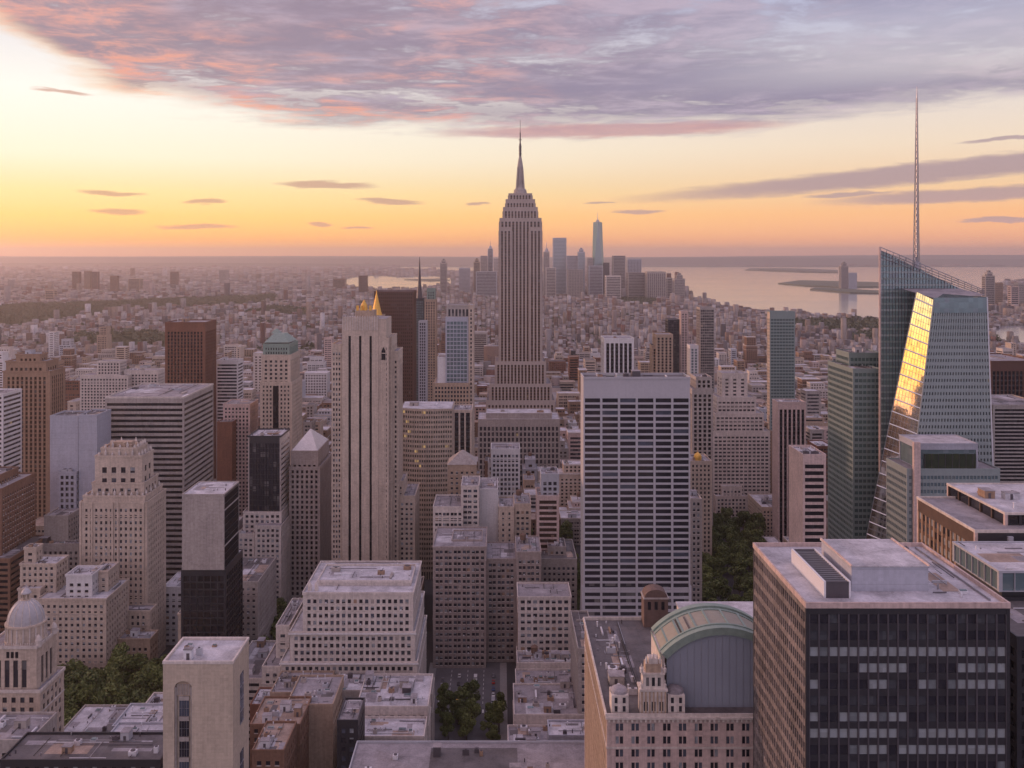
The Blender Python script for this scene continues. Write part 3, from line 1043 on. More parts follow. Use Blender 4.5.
def arch_hall():
    Y = 295.0
    z = Z(717, Y)
    x0, x1 = X(607, Y), X(790, Y)
    D = 78
    root = empty('mansard_building', ((x0 + x1) / 2, Y, 0), 'stone building with a verdigris barrel roof, a blank blue-grey arched wall and an ornate dormer', 'building')
    st = style(wall='pink_stone', bay=4.85, floor=4.0, pier=.52, span=.42, core='glass_dark', trim='pale_stone', ledge=.55, corner=1.4, head=2.0, side=dict(wall='tan_stone', bay=3.6))
    mb, rb = MB(), MB()
    cells = []
    tier(mb, rb, x0, x1, Y, Y + D, 0, z, st, cells, par=1.2, roof='roof_dark')
    note(x0, x1, Y, Y + D, z + 22, 765)
    mb.build('wall', root)
    rb.build('roof', root)
    # pairs of windows
    two = []
    for fr, t0, t1, za, zb in cells:
        m_ = (t0 + t1) / 2
        two += [(fr, t0 + .05, m_ - .17, za, zb), (fr, m_ + .17, t1 - .05, za, zb)]
    panes(root, two, 100, (('pane_clear', 5), ('pane_sky', 4), ('pane_blind', 1)), 785)
    mb = MB()
    for fr, t0, t1, za, zb in cells[:120]:
        m_ = (t0 + t1) / 2
        mb.fbox(fr, m_ - .15, m_ + .15, -SPAN, -.2, za, zb, 'pink_stone')
    mb.build('mullion', root)
    mb = MB()
    nb = int((x1 - x0) / 1.4)
    for k in range(nb): mb.box(x0 + .3 + 1.4 * k, x0 + .9 + 1.4 * k, Y - .95, Y - .58, z - 1.2, z - .35, 'pale_stone')
    mb.box(x0 - .5, x1 + .5, Y - 1.1, Y - .57, z - .33, z + .3, 'pale_stone')
    mb.build('cornice', root)
    # barrel roof: flat segmental arches in planes of constant y, on upright walls
    xl, xr = X(663, 301), X(782, 301)
    cx, hw = (xl + xr) / 2, (xr - xl) / 2
    zs, zp = Z(655, 301), Z(629, 301)
    rise = zp - zs
    ra = (hw * hw + rise * rise) / (2 * rise)
    am = math.asin(hw / ra)
    zc = zp - ra
    N = 28
    A = [-am + 2 * am * i / N for i in range(N + 1)]
    def arc(r, a): return (cx + (r) * math.sin(a), zc + r * math.cos(a))
    ya, yb = Y + 5.5, Y + 27.0
    mb = MB()
    pts = [(arc(ra - 1.6, a)[0], ya + .8, arc(ra - 1.6, a)[1]) for a in A[::-1]]
    mb.poly([(arc(ra - 1.6, A[0])[0], ya + .8, z + .02), (arc(ra - 1.6, A[-1])[0], ya + .8, z + .02)] + pts, 'slate_wall')
    mb.build('arched_wall', root)
    mb = MB()
    for k in range(-8, 9):
        xx = cx + k * 2.2
        if abs(xx - cx) > hw - 2: continue
        mb.box(xx - .03, xx + .03, ya + .74, ya + .78, z + .02, zc + math.sqrt((ra - 1.9) ** 2 - (xx - cx) ** 2), 'steel')
    mb.build('wall_joint', root)
    def ring(y0, y1, r0, r1, mat, nm, i0=0, i1=None):
        mb = MB()
        for i in range(i0, N if i1 is None else i1):
            a, b = A[i], A[i + 1]
            p, q, r_, s_ = arc(r0, a), arc(r0, b), arc(r1, b), arc(r1, a)
            mb.poly([(p[0], y0, p[1]), (q[0], y0, q[1]), (r_[0], y0, r_[1]), (s_[0], y0, s_[1])], mat)
            mb.poly([(s_[0], y0, s_[1]), (r_[0], y0, r_[1]), (r_[0], y1, r_[1]), (s_[0], y1, s_[1])], mat)
            mb.poly([(p[0], y1, p[1]), (s_[0], y1, s_[1]), (r_[0], y1, r_[1]), (q[0], y1, q[1])], mat)
            mb.poly([(q[0], y0, q[1]), (p[0], y0, p[1]), (p[0], y1, p[1]), (q[0], y1, q[1])], mat)
        return mb.build(nm, root)
    ring(ya, ya + 2.6, ra - 1.7, ra + .6, 'copper_green', 'arch_rim')
    ring(ya + 2.6, ya + 3.4, ra - .6, ra + .9, 'copper_green', 'arch_crest')
    ring(yb - 2.6, yb, ra - 1.7, ra + .6, 'copper_green', 'arch_rim')
    ring(ya + 3.4, yb - 2.6, ra - .8, ra - .2, 'vault_tan', 'vault')
    for y0_, w_ in ((ya + 3.5, 1.0), (yb - 4.4, 1.6)): ring(y0_, y0_ + w_, ra - .3, ra + .05, 'copper_green', 'vault_rib')
    # ribs and dark skylights running back along the vault
    for i in (2, 5, 6, 9, 12, 16, 20):
        mb = MB()
        a = A[i]
        p = arc(ra - .25, a)
        mb.box(p[0] - .35, p[0] + .35, ya + 3.4, yb - 2.6, p[1] - .1, p[1] + .3, 'copper_green')
        mb.build('vault_rib', root)
    for i0, i1 in ((5, 6), (7, 8)):
        mb = MB()
        p, q = arc(ra - .12, A[i0]), arc(ra - .12, A[i1])
        mb.poly([(p[0] + .4, ya + 5, p[1]), (q[0] - .4, ya + 5, q[1]), (q[0] - .4, yb - 5, q[1]), (p[0] + .4, yb - 5, p[1])], 'glass_dark')
        mb.build('skylight', root)
    # upright walls under the springing, warm in the low sun
    mb = MB()
    for xx in (xl, xr): mb.box(xx - .4, xx + .5, ya + .2, yb - .2, z + .02, zs - .4, 'pale_stone')
    mb.box(xl - .6, xl - .4, ya + .2, yb - .2, zs - 1.2, zs - .3, 'copper_green')
    mb.box(xl + .5, xr - .4, yb - .9, yb - .3, z + .02, zs, 'pale_stone')
    mb.build('attic_wall', root)
    mb = MB()
    for k in range(5): mb.box(xl - .5, xl - .38, ya + 3 + 4.4 * k, ya + 5 + 4.4 * k, z + 4, z + 8, 'glass_dark')
    mb.build('attic_window', root)
    # pale flat roof behind the vault
    mb = MB()
    mb.box(X(690, 372), X(790, 372), 366, 400, 0, Z(603, 400) , 'pale_stone')
    mb.box(X(690, 372) - .4, X(790, 372), 365.6, 400.4, Z(603, 400), Z(603, 400) + .5, 'roof_pale')
    mb.build('rear_wing', root)
    # ornate dormer
    xd0, xd1 = X(641, Y), X(667, Y)
    mb = MB()
    mb.box(xd0, xd1, Y + .8, Y + 6, z, z + 7.5, 'pale_stone')
    mb.box(xd0 - .4, xd1 + .4, Y + .5, Y + 6.2, z + 7.5, z + 8.1, 'pale_stone')
    mb.box(xd0 + .8, xd1 - .8, Y + 1.2, Y + 5.6, z + 8.1, z + 12.5, 'pale_stone')
    mb.box(xd0 + .4, xd1 - .4, Y + .9, Y + 5.8, z + 12.5, z + 13, 'pale_stone')
    mb.box(xd0 + 1.6, xd1 - 1.6, Y + 1.4, Y + 5.2, z + 13, z + 15.6, 'tan_stone')
    mb.box(xd0 + 2.6, xd1 - 2.6, Y + 1.6, Y + 5.0, z + 15.6, z + 17.2, 'pale_stone')
    for k, h in ((1.9, 1.6), (3.0, 2.2), (4.1, 2.6), (5.2, 2.2), (6.2, 1.6)): mb.lathe(xd0 + k, Y + 2.0, [(.4, z + 15.5), (.42, z + 16.3 + h * .3), (.08, z + 16.3 + h)], 'pale_stone', 6)
    for k in range(7):
        xx = xd0 + .4 + k * (xd1 - xd0 - .8) / 6
        mb.box(xx - .22, xx + .22, Y + .45, Y + .8, z + .4, z + 7.4, 'tan_stone')
    for x in (xd0 + .4, xd1 - .4):
        for zz in (z + 8.1, z + 13):
            mb.lathe(x, Y + 1.6, [(.5, zz), (.55, zz + 1.2), (.2, zz + 1.7), (.28, zz + 2.1), (.05, zz + 2.8)], 'pale_stone', 8)
    mb.build('dormer', root)
    for u in (620.5, 677):
        mb = MB()
        xa, xb = X(u - 8.5, Y), X(u + 8.5, Y)
        mb.box(xa, xb, Y + 1.0, Y + 7, z, z + 6.2, 'pale_stone')
        mb.lathe((xa + xb) / 2, Y + 4, [(2.9, z + 6.2), (2.7, z + 6.9), (1.9, z + 7.5), (.9, z + 7.8)], 'roof_grey', 14)
        for k in (-1.25, 1.25):
            for zz in (1.2, 3.8): mb.box((xa + xb) / 2 + k - .45, (xa + xb) / 2 + k + .45, Y + .93, Y + 1.0, z + zz, z + zz + 1.7, 'glass_dark')
        mb.build('side_dormer', root)
    mb = MB()
    m_ = (xd0 + xd1) / 2
    for k in (-2.4, 0, 2.4):
        mb.box(m_ + k - .6, m_ + k + .6, Y + .73, Y + .8, z + 1.5, z + 4.3, 'glass_dark')
        mb.box(m_ + k * .75 - .45, m_ + k * .75 + .45, Y + 1.13, Y + 1.2, z + 9, z + 11.6, 'glass_dark')
    mb.build('dormer_glass', root)
    # brown domed bulkhead on the rear roof
    mb = MB()
    cxx, cyy = X(654, 371), 369
    zb = Z(603, 362)
    mb.box(cxx - 4.6, cxx + 4.6, cyy - 3, cyy + 4, z, zb, 'brown_low')
    mb.box(cxx - 4.9, cxx + 4.9, cyy - 3.3, cyy + 4.3, zb, zb + .5, 'grey_stone')
    prof = [(4.4 * math.cos(q * math.pi / 8), zb + .5 + 3.0 * math.sin(q * math.pi / 8)) for q in range(9)]
    for (xa_, za_), (xb_, zb_) in zip(prof[1:], prof[:-1]):
        mb.poly([(cxx + xa_, cyy - 2.8, za_), (cxx + xb_, cyy - 2.8, zb_), (cxx + xb_, cyy + 3.8, zb_), (cxx + xa_, cyy + 3.8, za_)], 'brown_low')
    mb.poly([(cxx + a_, cyy - 2.8, b_) for a_, b_ in prof], 'brown_low')
    for q in (-2.6, 0, 2.6): mb.box(cxx + q - .6, cxx + q + .6, cyy - 3.08, cyy - 3.0, zb - 4, zb - 1, 'glass_night')
    mb.build('domed_bulkhead', root)
    clutter(root, x0 + 2, x0 + 13, Y + 12, Y + D - 4, z, 20, 5, .9)
    roof_marks(root, x0 + 1, x0 + 15, Y + 8, Y + D - 2, z, 3)
    roof_marks(root, x0 + 1, x0 + 15, Y + 8, Y + D - 2, z + .07, 31)


arch_hall()


# ---- the white grid tower with a flared foot
def grid_tower():
    Y, D = 545.0, 19.0
    x0, x1 = X(583.5, Y), X(690, Y)
    zt = Z(379, Y)
    root = empty('grid_tower', ((x0 + x1) / 2, Y, 0), 'tall white tower with a six bay grid of dark ribbon windows and sloping foot', 'building')
    mb, rb = MB(), MB()
    zf = 72.0
    W = x1 - x0
    wall = 'grid_white'
    wall_mat('grid_white', (0.42, 0.41, 0.43), 0.05, 0.6)
    def off(z):     # how far the wall swings out towards the ground
        return 0 if z > zf else 26 * ((zf - z) / zf) ** 2.2
    band = 11.0
    d = .5
    # core shaft
    mb.box(x0 + d, x1 - d, Y + d, Y + D - d, zf, zt - .4, 'glass_dark')
    mb.box(x0, x1, Y, Y + D, zt - band, zt, wall)
    # pink-lit blank flank, far flank
    mb.box(x0 - .05, x0 + .9, Y + .95, Y + D, zf, zt - band, wall)
    mb.box(x1 - .9, x1 + .05, Y + .95, Y + D, zf, zt - band, wall)
    mb.box(x0, x1, Y + D - .9, Y + D + .02, zf, zt - band, wall)
    nb, pier = 6, 1.2
    b = W / nb
    for i in range(nb + 1):
        a = x0 + i * b
        w = pier if 0 < i < nb else 1.5
        t0 = max(x0 - .06, a - w / 2)
        t1 = min(x1 + .06, a + w / 2)
        mb.box(t0, t1, Y - .35, Y + .9, zf, zt - band, wall)
    fl = 3.5
    nf = int((zt - band - zf) / fl)
    for j in range(nf + 1):
        z = zt - band - j * fl
        mb.box(x0 + .3, x1 - .3, Y - .1, Y + .8, z - fl, z - fl + 1.15, wall)
    # flared foot, front and both flanks
    steps = 20
    for k in range(steps):
        za, zb = zf * (1 - (k + 1) / steps), zf * (1 - k / steps)
        oa, ob = off(za), off(zb)
        fy = lambda o_: Y - o_
        e = .32
        for i in range(nb + 1):
            a = x0 + i * b
            w = pier if 0 < i < nb else 1.5
            t0, t1 = a - w / 2, a + w / 2
            mb.hexa([(t0, fy(oa) - .35, za), (t1, fy(oa) - .35, za), (t1, Y + 2, za), (t0, Y + 2, za), (t0, fy(ob) - .35, zb), (t1, fy(ob) - .35, zb), (t1, Y + 2, zb), (t0, Y + 2, zb)], wall, False)
        mb.hexa([(x0 + .2, fy(oa) + .4, za), (x1 - .2, fy(oa) + .4, za), (x1 - .2, Y + 2, za), (x0 + .2, Y + 2, za), (x0 + .2, fy(ob) + .4, zb), (x1 - .2, fy(ob) + .4, zb), (x1 - .2, Y + 2, zb), (x0 + .2, Y + 2, zb)], 'glass_dark', False)
        zm = za + (zb - za) * .42
        om = off(zm)
        mb.hexa([(x0 + .3, fy(oa) - .1, za), (x1 - .3, fy(oa) - .1, za), (x1 - .3, Y + 1, za), (x0 + .3, Y + 1, za), (x0 + .3, fy(om) - .1, zm), (x1 - .3, fy(om) - .1, zm), (x1 - .3, Y + 1, zm), (x0 + .3, Y + 1, zm)], wall, False)
        # flanks swing out a little too
        fa, fb = oa * .28, ob * .28
        for sx, xx in ((-1, x0), (1, x1)):
            pts = [(xx + sx * fa, Y - oa * .9, za), (xx - sx * .5, Y - oa * .9, za), (xx - sx * .5, Y + D, za), (xx + sx * fa, Y + D, za),
                   (xx + sx * fb, Y - ob * .9, zb), (xx - sx * .5, Y - ob * .9, zb), (xx - sx * .5, Y + D, zb), (xx + sx * fb, Y + D, zb)]
            if sx > 0: pts = [pts[1], pts[0], pts[3], pts[2], pts[5], pts[4], pts[7], pts[6]]
            mb.hexa(pts, wall, False)
    note(x0, x1, Y, Y + D, zt, 640)
    mb.build('wall', root)
    rb.poly([(x0 + .6, Y + .6, zt + .05), (x1 - .6, Y + .6, zt + .05), (x1 - .6, Y + D - .6, zt + .05), (x0 + .6, Y + D - .6, zt + .05)], 'roof_dark')
    rb.build('roof', root)
    mb = MB()
    for a, b_, c, e in ((x0 - .1, x1 + .1, Y - .4, Y + .2), (x0 - .1, x1 + .1, Y + D - .4, Y + D + .2), (x0 - .1, x0 + .5, Y + .2, Y + D - .4), (x1 - .5, x1 + .1, Y + .2, Y + D - .4)):
        mb.box(a, b_, c, e, zt + .02, zt + 1.2, wall)
    mb.build('parapet', root)
    fr = (x0, Y + SPAN - .45, 1, 0)
    cells = []
    for j in range(nf):
        z = zt - band - j * fl
        for i in range(nb):
            t0 = i * b + (.75 if i == 0 else .6)
            t1 = (i + 1) * b - (.75 if i == nb - 1 else .6)
            # the ribbons are dark; a few bays show rooms
            cells.append((fr, t0, t1, z - fl + 1.15, z))
    panes(root, cells, 100, (('pane_clear', 12), ('pane_sky', 2)), 720)
    clutter(root, x0 + 6, x1 - 6, Y + 6, Y + D - 4, zt, 9, 8, 1.1)


grid_tower()


# ---- faceted crystal tower with mast
def crystal_tower():
    Y = 600.0
    root = empty('crystal_tower', (X(930, Y), Y, 0), 'faceted glass skyscraper with a slanted mirror face glowing gold and a tall lattice mast', 'building')
    # --- rear slab with the sloping top
    Yr = 640.0
    xa, xb = X(880, Yr), X(984, Yr)
    za, zb = Z(247, Yr), Z(290, Yr)
    Db = 46
    mb = MB()
    xk = X(880.6, Yr + Db)
    mb.hexa([(xa, Yr, 0), (xb, Yr, 0), (xb + 16, Yr + Db, 0), (xk, Yr + Db, 0), (xa, Yr, za - 2), (xb, Yr, zb - 7), (xb + 16, Yr + Db, zb - 9), (xk, Yr + Db, za - 8)], 'glass_blue')
    fl = 4.2
    nf = int((za - 2) / fl)
    for j in range(nf + 1):
        z = j * fl
        f = 1.0 if z < zb - 9 else max(0.0, (za - 3.5 - z) / (za - 2 - zb + 7))
        x2 = xa + (xb - xa) * f
        if x2 - xa < 1: continue
        mb.box(xa - .1, x2, Yr - .3, Yr, z, z + 1.3, 'crystal_band' if j % 2 else 'green_metal')
    nm = 34
    for i in range(nm + 1):
        x = xa + (xb - xa) * i / nm
        zt = za - 2 + (zb - 7 - za + 2) * i / nm
        mb.box(x - .12, x + .12, Yr - .42, Yr, 0, zt, 'dark_steel')
    mb.box(xa - .6, xa + .5, Yr - .6, Yr + .6, 0, za, 'pink_stone')  # warm strip on the glass corner, its sunlit edge painted in as colour
    mb.build('rear_slab', root)
    # open screen along the sloping top
    mb = MB()
    n = 16
    for i in range(n + 1):
        f = i / n
        x, zt = xa + (xb - xa) * f, za + (zb - za) * f
        mb.bar((x, Yr - .2, zt - 9 + 5 * f), (x, Yr - .2, zt), .16, 'steel')
    for k in range(4):
        mb.bar((xa, Yr - .2, za - k * 2.3), (xb, Yr - .2, zb - k * 1.2), .18, 'steel')
    mb.bar((xk, Yr + Db, za - 6), (xb + 14, Yr + Db, zb - 4), .25, 'steel')
    for k in range(5): mb.bar((xa + (xb - xa) * k / 4, Yr - .2, za + (zb - za) * k / 4), (xk + (xb + 14 - xk) * k / 4, Yr + Db, za - 6 + (zb + 2 - za) * k / 4), .15, 'steel')
    mb.build('crown_screen', root)
    # --- front block: faces front, facet and the rest
    def P(u, v, y): return (X(u, y), y, Z(v, y))
    p1 = P(934, 300, Y)                       # facet top, front edge
    p2 = (p1[0] - 5.2, p1[1] + 13.3, Z(292, Y + 12))
    d1 = Vector((X(905, Y), Y, Z(540, Y))) - Vector(p1)
    k = -p1[2] / d1.z
    p3 = tuple(Vector(p1) + d1 * k)           # facet foot, front edge
    w3 = 31.0 + 12
    # make the foot of the back edge lie in the facet's plane
    n_ = (Vector(p2) - Vector(p1)).cross(Vector(p3) - Vector(p1)).normalized()
    qx, qy = p3[0] - w3 * .36, None
    qy = p3[1] - (n_.x * (qx - p3[0]) + n_.z * 0) / n_.y
    p4 = (qx, qy, 0.0)
    R1 = P(987, 297, Y)
    R0 = P(1000, 640, Y)
    R0 = (R0[0], Y, 0)
    Dp = 36
    zr = R1[2]
    top2 = Y + Dp
    mb = MB()
    # front face slightly leaning inwards with its edges; build as polygon slabs floor by floor
    fl = 4.15
    nf = int(p1[2] / fl)
    F = lambda a, b, t: tuple(a[i] + (b[i] - a[i]) * t for i in range(3))
    mb.poly([(p3[0], Y + .4, 0), (R0[0], Y + .4, 0), (R1[0], Y + .4, zr), (p1[0] + 6, Y + .4, zr + 2), (p1[0], Y + .4, p1[2])], 'glass_crystal')
    mb.poly([(R0[0], Y + .4, 0), (R0[0], Y + Dp, 0), (R1[0], Y + Dp, zr), (R1[0], Y + .4, zr)], 'glass_teal')
    for j in range(nf + 1):
        z = j * fl
        tl = z / p1[2]
        xl = p3[0] + (p1[0] - p3[0]) * tl
        xr = R0[0] + (R1[0] - R0[0]) * min(1, z / zr)
        up = z > Z(345, Y)
        h = 1.9 if up else 2.2
        if z + h > p1[2] - .5: continue
        mb.box(xl + .05, xr - .05, Y, Y + .5, z, z + h, 'green_metal' if up else 'crystal_band')
    # thin uprights following the lean
    for i in range(25):
        f = i / 24
        xb_, xt = p3[0] + (R0[0] - p3[0]) * f, p1[0] + (R1[0] - p1[0]) * f
        mb.hexa([(xb_ - .5, Y - .1, 0), (xb_ + .5, Y - .1, 0), (xb_ + .5, Y + .45, 0), (xb_ - .5, Y + .45, 0), (xt - .42, Y - .1, p1[2]), (xt + .42, Y - .1, p1[2]), (xt + .42, Y + .45, p1[2]), (xt - .42, Y + .45, p1[2])], 'crystal_band')
    mb.hexa([(R0[0] - .3, Y - .25, 0), (R0[0] + .4, Y - .25, 0), (R0[0] + .4, Y + .5, 0), (R0[0] - .3, Y + .5, 0), (R1[0] - .3, Y - .25, zr), (R1[0] + .4, Y - .25, zr), (R1[0] + .4, Y + .5, zr), (R1[0] - .3, Y + .5, zr)], 'white_metal')
    mb.build('front_wall', root)
    # pale glass crown band of the front block
    mb = MB()
    zc = p1[2] - 8
    mb.box(p1[0] - .4, R1[0] + .1, Y - .2, Y + .3, zc, p1[2] + 1.5, 'glass_blue')
    mb.poly([(p1[0], Y + .3, p1[2] + 1.2), (R1[0], Y + .3, zr + 1.2), (R1[0], Y + Dp, zr + 4), (p2[0], Y + Dp, zr + 4)], 'roof_grey')
    mb.build('crown_glass', root)
    # the facet
    mb = MB()
    q1, q2, q3, q4 = Vector(p1), Vector(p2), Vector(p3), Vector(p4)
    mb.poly([tuple(q3), tuple(q1), tuple(q2), tuple(q4)], 'glass_mirror')
    fo = mb.build('facet', root)
    nn = (q1 - q3).cross(q4 - q3).normalized()
    if nn.x > 0:
        nn = -nn
    mb = MB()
    for j in range(1, 58):
        t = j / 58
        a, b = q3.lerp(q1, t) + nn * .06, q4.lerp(q2, t) + nn * .06
        mb.bar(tuple(a), tuple(b), .32 if j % 2 else .06, 'bright_metal' if j % 2 else 'steel')
    for i in range(0, 9):
        t = i / 8
        a, b = q3.lerp(q4, t) + nn * .08, q1.lerp(q2, t) + nn * .08
        mb.bar(tuple(a), tuple(b), .2 if i in (0, 8) else .05, 'steel')
    mb.build('facet_mullion', root)
    mb = MB()      # body behind the facet, closed to the rear slab
    mb.poly([tuple(q4), tuple(q2), (p2[0] * 1.035, p2[1] * 1.035, p2[2]), (p4[0] * 1.035, p4[1] * 1.035, 0)], 'glass_blue')
    mb.build('rear_facet', root)
    # --- mast
    mz0, mz1 = Z(262, 648), Z(86, 648)
    mx, my = X(917, 648), 648
    mb = MB()
    n = 26
    w = lambda f: 1.9 * (1 - f) + .35
    for s_ in range(3):
        a0, a1 = 2.094 * s_ + .5, 2.094 * (s_ + 1) + .5
        for i in range(n):
            f, g = i / n, (i + 1) / n
            z0, z1 = mz0 + (mz1 - mz0) * f * .93, mz0 + (mz1 - mz0) * g * .93
            A_ = (mx + w(f) * math.cos(a0), my + w(f) * math.sin(a0), z0)
            B_ = (mx + w(g) * math.cos(a0), my + w(g) * math.sin(a0), z1)
            C_ = (mx + w(g) * math.cos(a1), my + w(g) * math.sin(a1), z1)
            mb.bar(A_, B_, .26, 'steel')
            mb.bar(A_, C_, .14, 'steel')
            mb.bar(B_, C_, .12, 'steel')
    mb.lathe(mx, my, [(.75, mz0), (.6, mz0 + (mz1 - mz0) * .5), (.42, mz0 + (mz1 - mz0) * .93), (.15, mz1)], 'steel', 8)
    mb.build('mast', root)
    mb = MB()
    mb.lathe(mx, my, [(3.5, mz0 - 14), (2.4, mz0)], 'steel', 10)
    mb.build('mast_base', root)
    for (a, b, c, d, z) in ((xa, xb, Yr, Yr + Db, za), (p3[0], R0[0], Y, Y + Dp, zr)): note(a, b, c, d, z, 540)
    # --- podium with the garden window and the white fin
    Yp = 560.0
    mb, rb = MB(), MB()
    st = style(wall='crystal_band', bay=2.1, floor=4.1, pier=.2, span=.48, kind='punch', core='glass_teal')
    tier(mb, rb, X(907, Yp), X(1000, Yp), Yp, Yp + 30, 0, Z(470, Yp), st, None, par=.8)
    tier(mb, rb, X(919, Yp + 2), X(978, Yp + 2), Yp + 2, Yp + 30, Z(471, Yp), Z(444, Yp + 2), style(wall='blue_panel', bay=3, floor=12, pier=.05, span=.05, kind='band', core='glass_blue'), None, par=.4, roof='roof_pale')
    mb.build('podium_wall', root)
    rb.build('podium_roof', root)
    mb = MB()
    mb.box(X(913, 559), X(919.5, 559), 557.5, 559.9, 0, Z(442, 559), 'pink_stone')
    mb.build('fin', root)
    mb = MB()
    mb.box(X(925, 561), X(976, 561), 561.2, 561.8, Z(470, 561), Z(454, 561), 'glass_garden')
    for k in range(8): mb.box(X(925, 561) + k * 4 - .1, X(925, 561) + k * 4 + .1, 561.0, 561.2, Z(470, 561), Z(454, 561), 'dark_steel')
    mb.build('garden_glass', root)
    note(X(884, Yp), X(1000, Yp), Yp, Yp + 30, Z(470, Yp), 545)


wall_mat('crystal_band', (0.27, 0.32, 0.315), 0.06, 0.35)
glass_mat('glass_crystal', (0.08, 0.105, 0.11), 0.1, 0.2, 0.3, (0.2, 0.24, 0.24), lit=0.008)
crystal_tower()


# ---- the great stepped skyscraper on the axis
def great_tower():
    Y = 1300.0
    root = empty('stepped_skyscraper', (X(520, Y), Y + 20, 0), 'tallest grey limestone skyscraper with vertical stripes, stepped crown and needle mast', 'building')
    s = 1.354
    cx = X(520.5, Y)
    wall = 'lime_tower'
    st = style(wall=wall, bay=4.7, floor=3.9, pier=.46, span=.32, kind='vert', core='glass_brown', corner=1.6, spanmat='brown_brick', head=3, pierdeep=True)
    mb, rb = MB(), MB()
    def blk(w, zt, zb, y0, y1, **k):
        s2 = dict(st)
        s2.update(k)
        tier(mb, rb, cx - w / 2, cx + w / 2, y0, y1, zb, zt, s2, None, par=1.5)
    zv = lambda v: Z(v, Y)
    blk(92, zv(400), 0, Y - 12, Y + 66)
    blk(83, zv(384), zv(400) - 1, Y - 8, Y + 62)
    blk(68, zv(362), zv(384) - 1, Y - 4, Y + 58)
    blk(57, zv(219), zv(362) - 1, Y, Y + 46)
    # projecting flanks of the shaft, a little lower, leave a recessed middle
    for sx in (-1, 1):
        xa, xb = sorted((cx + sx * 28.9, cx + sx * 11.5))
        s2 = dict(st)
        tier(mb, rb, xa, xb, Y - 2.2, Y + 48, 0, zv(228), s2, None, par=1.2)
    blk(47, zv(208), zv(219) - 1, Y + 3, Y + 42, bay=4.2)
    blk(40, zv(200), zv(208) - 1, Y + 5, Y + 38, bay=4.2)
    blk(32, zv(194), zv(200) - 1, Y + 7, Y + 34, bay=4, head=1)
    mb.build('shaft', root)
    rb.build('setback_roof', root)
    my = Y + 20
    mb = MB()
    zz = lambda v: Z(v, Y + 20)
    mb.lathe(cx, my, [(9.5, zz(194)), (8.4, zz(190)), (6.0, zz(188)), (5.0, zz(185)), (4.3, zz(170)), (3.7, zz(165)), (2.6, zz(160)), (1.5, zz(156))], 'grey_stone', 16)
    for a in range(4):
        an = a * math.pi / 2 + math.pi / 4
        mb.bar((cx + 7.6 * math.cos(an), my + 7.6 * math.sin(an), zz(192)), (cx + 4.2 * math.cos(an), my + 4.2 * math.sin(an), zz(167)), .8, 'grey_stone')
    mb.build('mooring_mast', root)
    mb = MB()
    mb.lathe(cx, my, [(1.7, zz(158)), (1.5, zz(150)), (1.8, zz(149.5)), (1.4, zz(144)), (.9, zz(143)), (.8, zz(133)), (.35, zz(132)), (.25, zz(120))], 'dark_steel', 8)
    for v in (154, 151, 147, 140): mb.lathe(cx, my, [(2.3, zz(v)), (2.3, zz(v) + .7)], 'dark_steel', 8)
    mb.build('antenna', root)
    note(cx - 50, cx + 50, Y - 16, Y + 66, zv(219), 414)


great_tower()


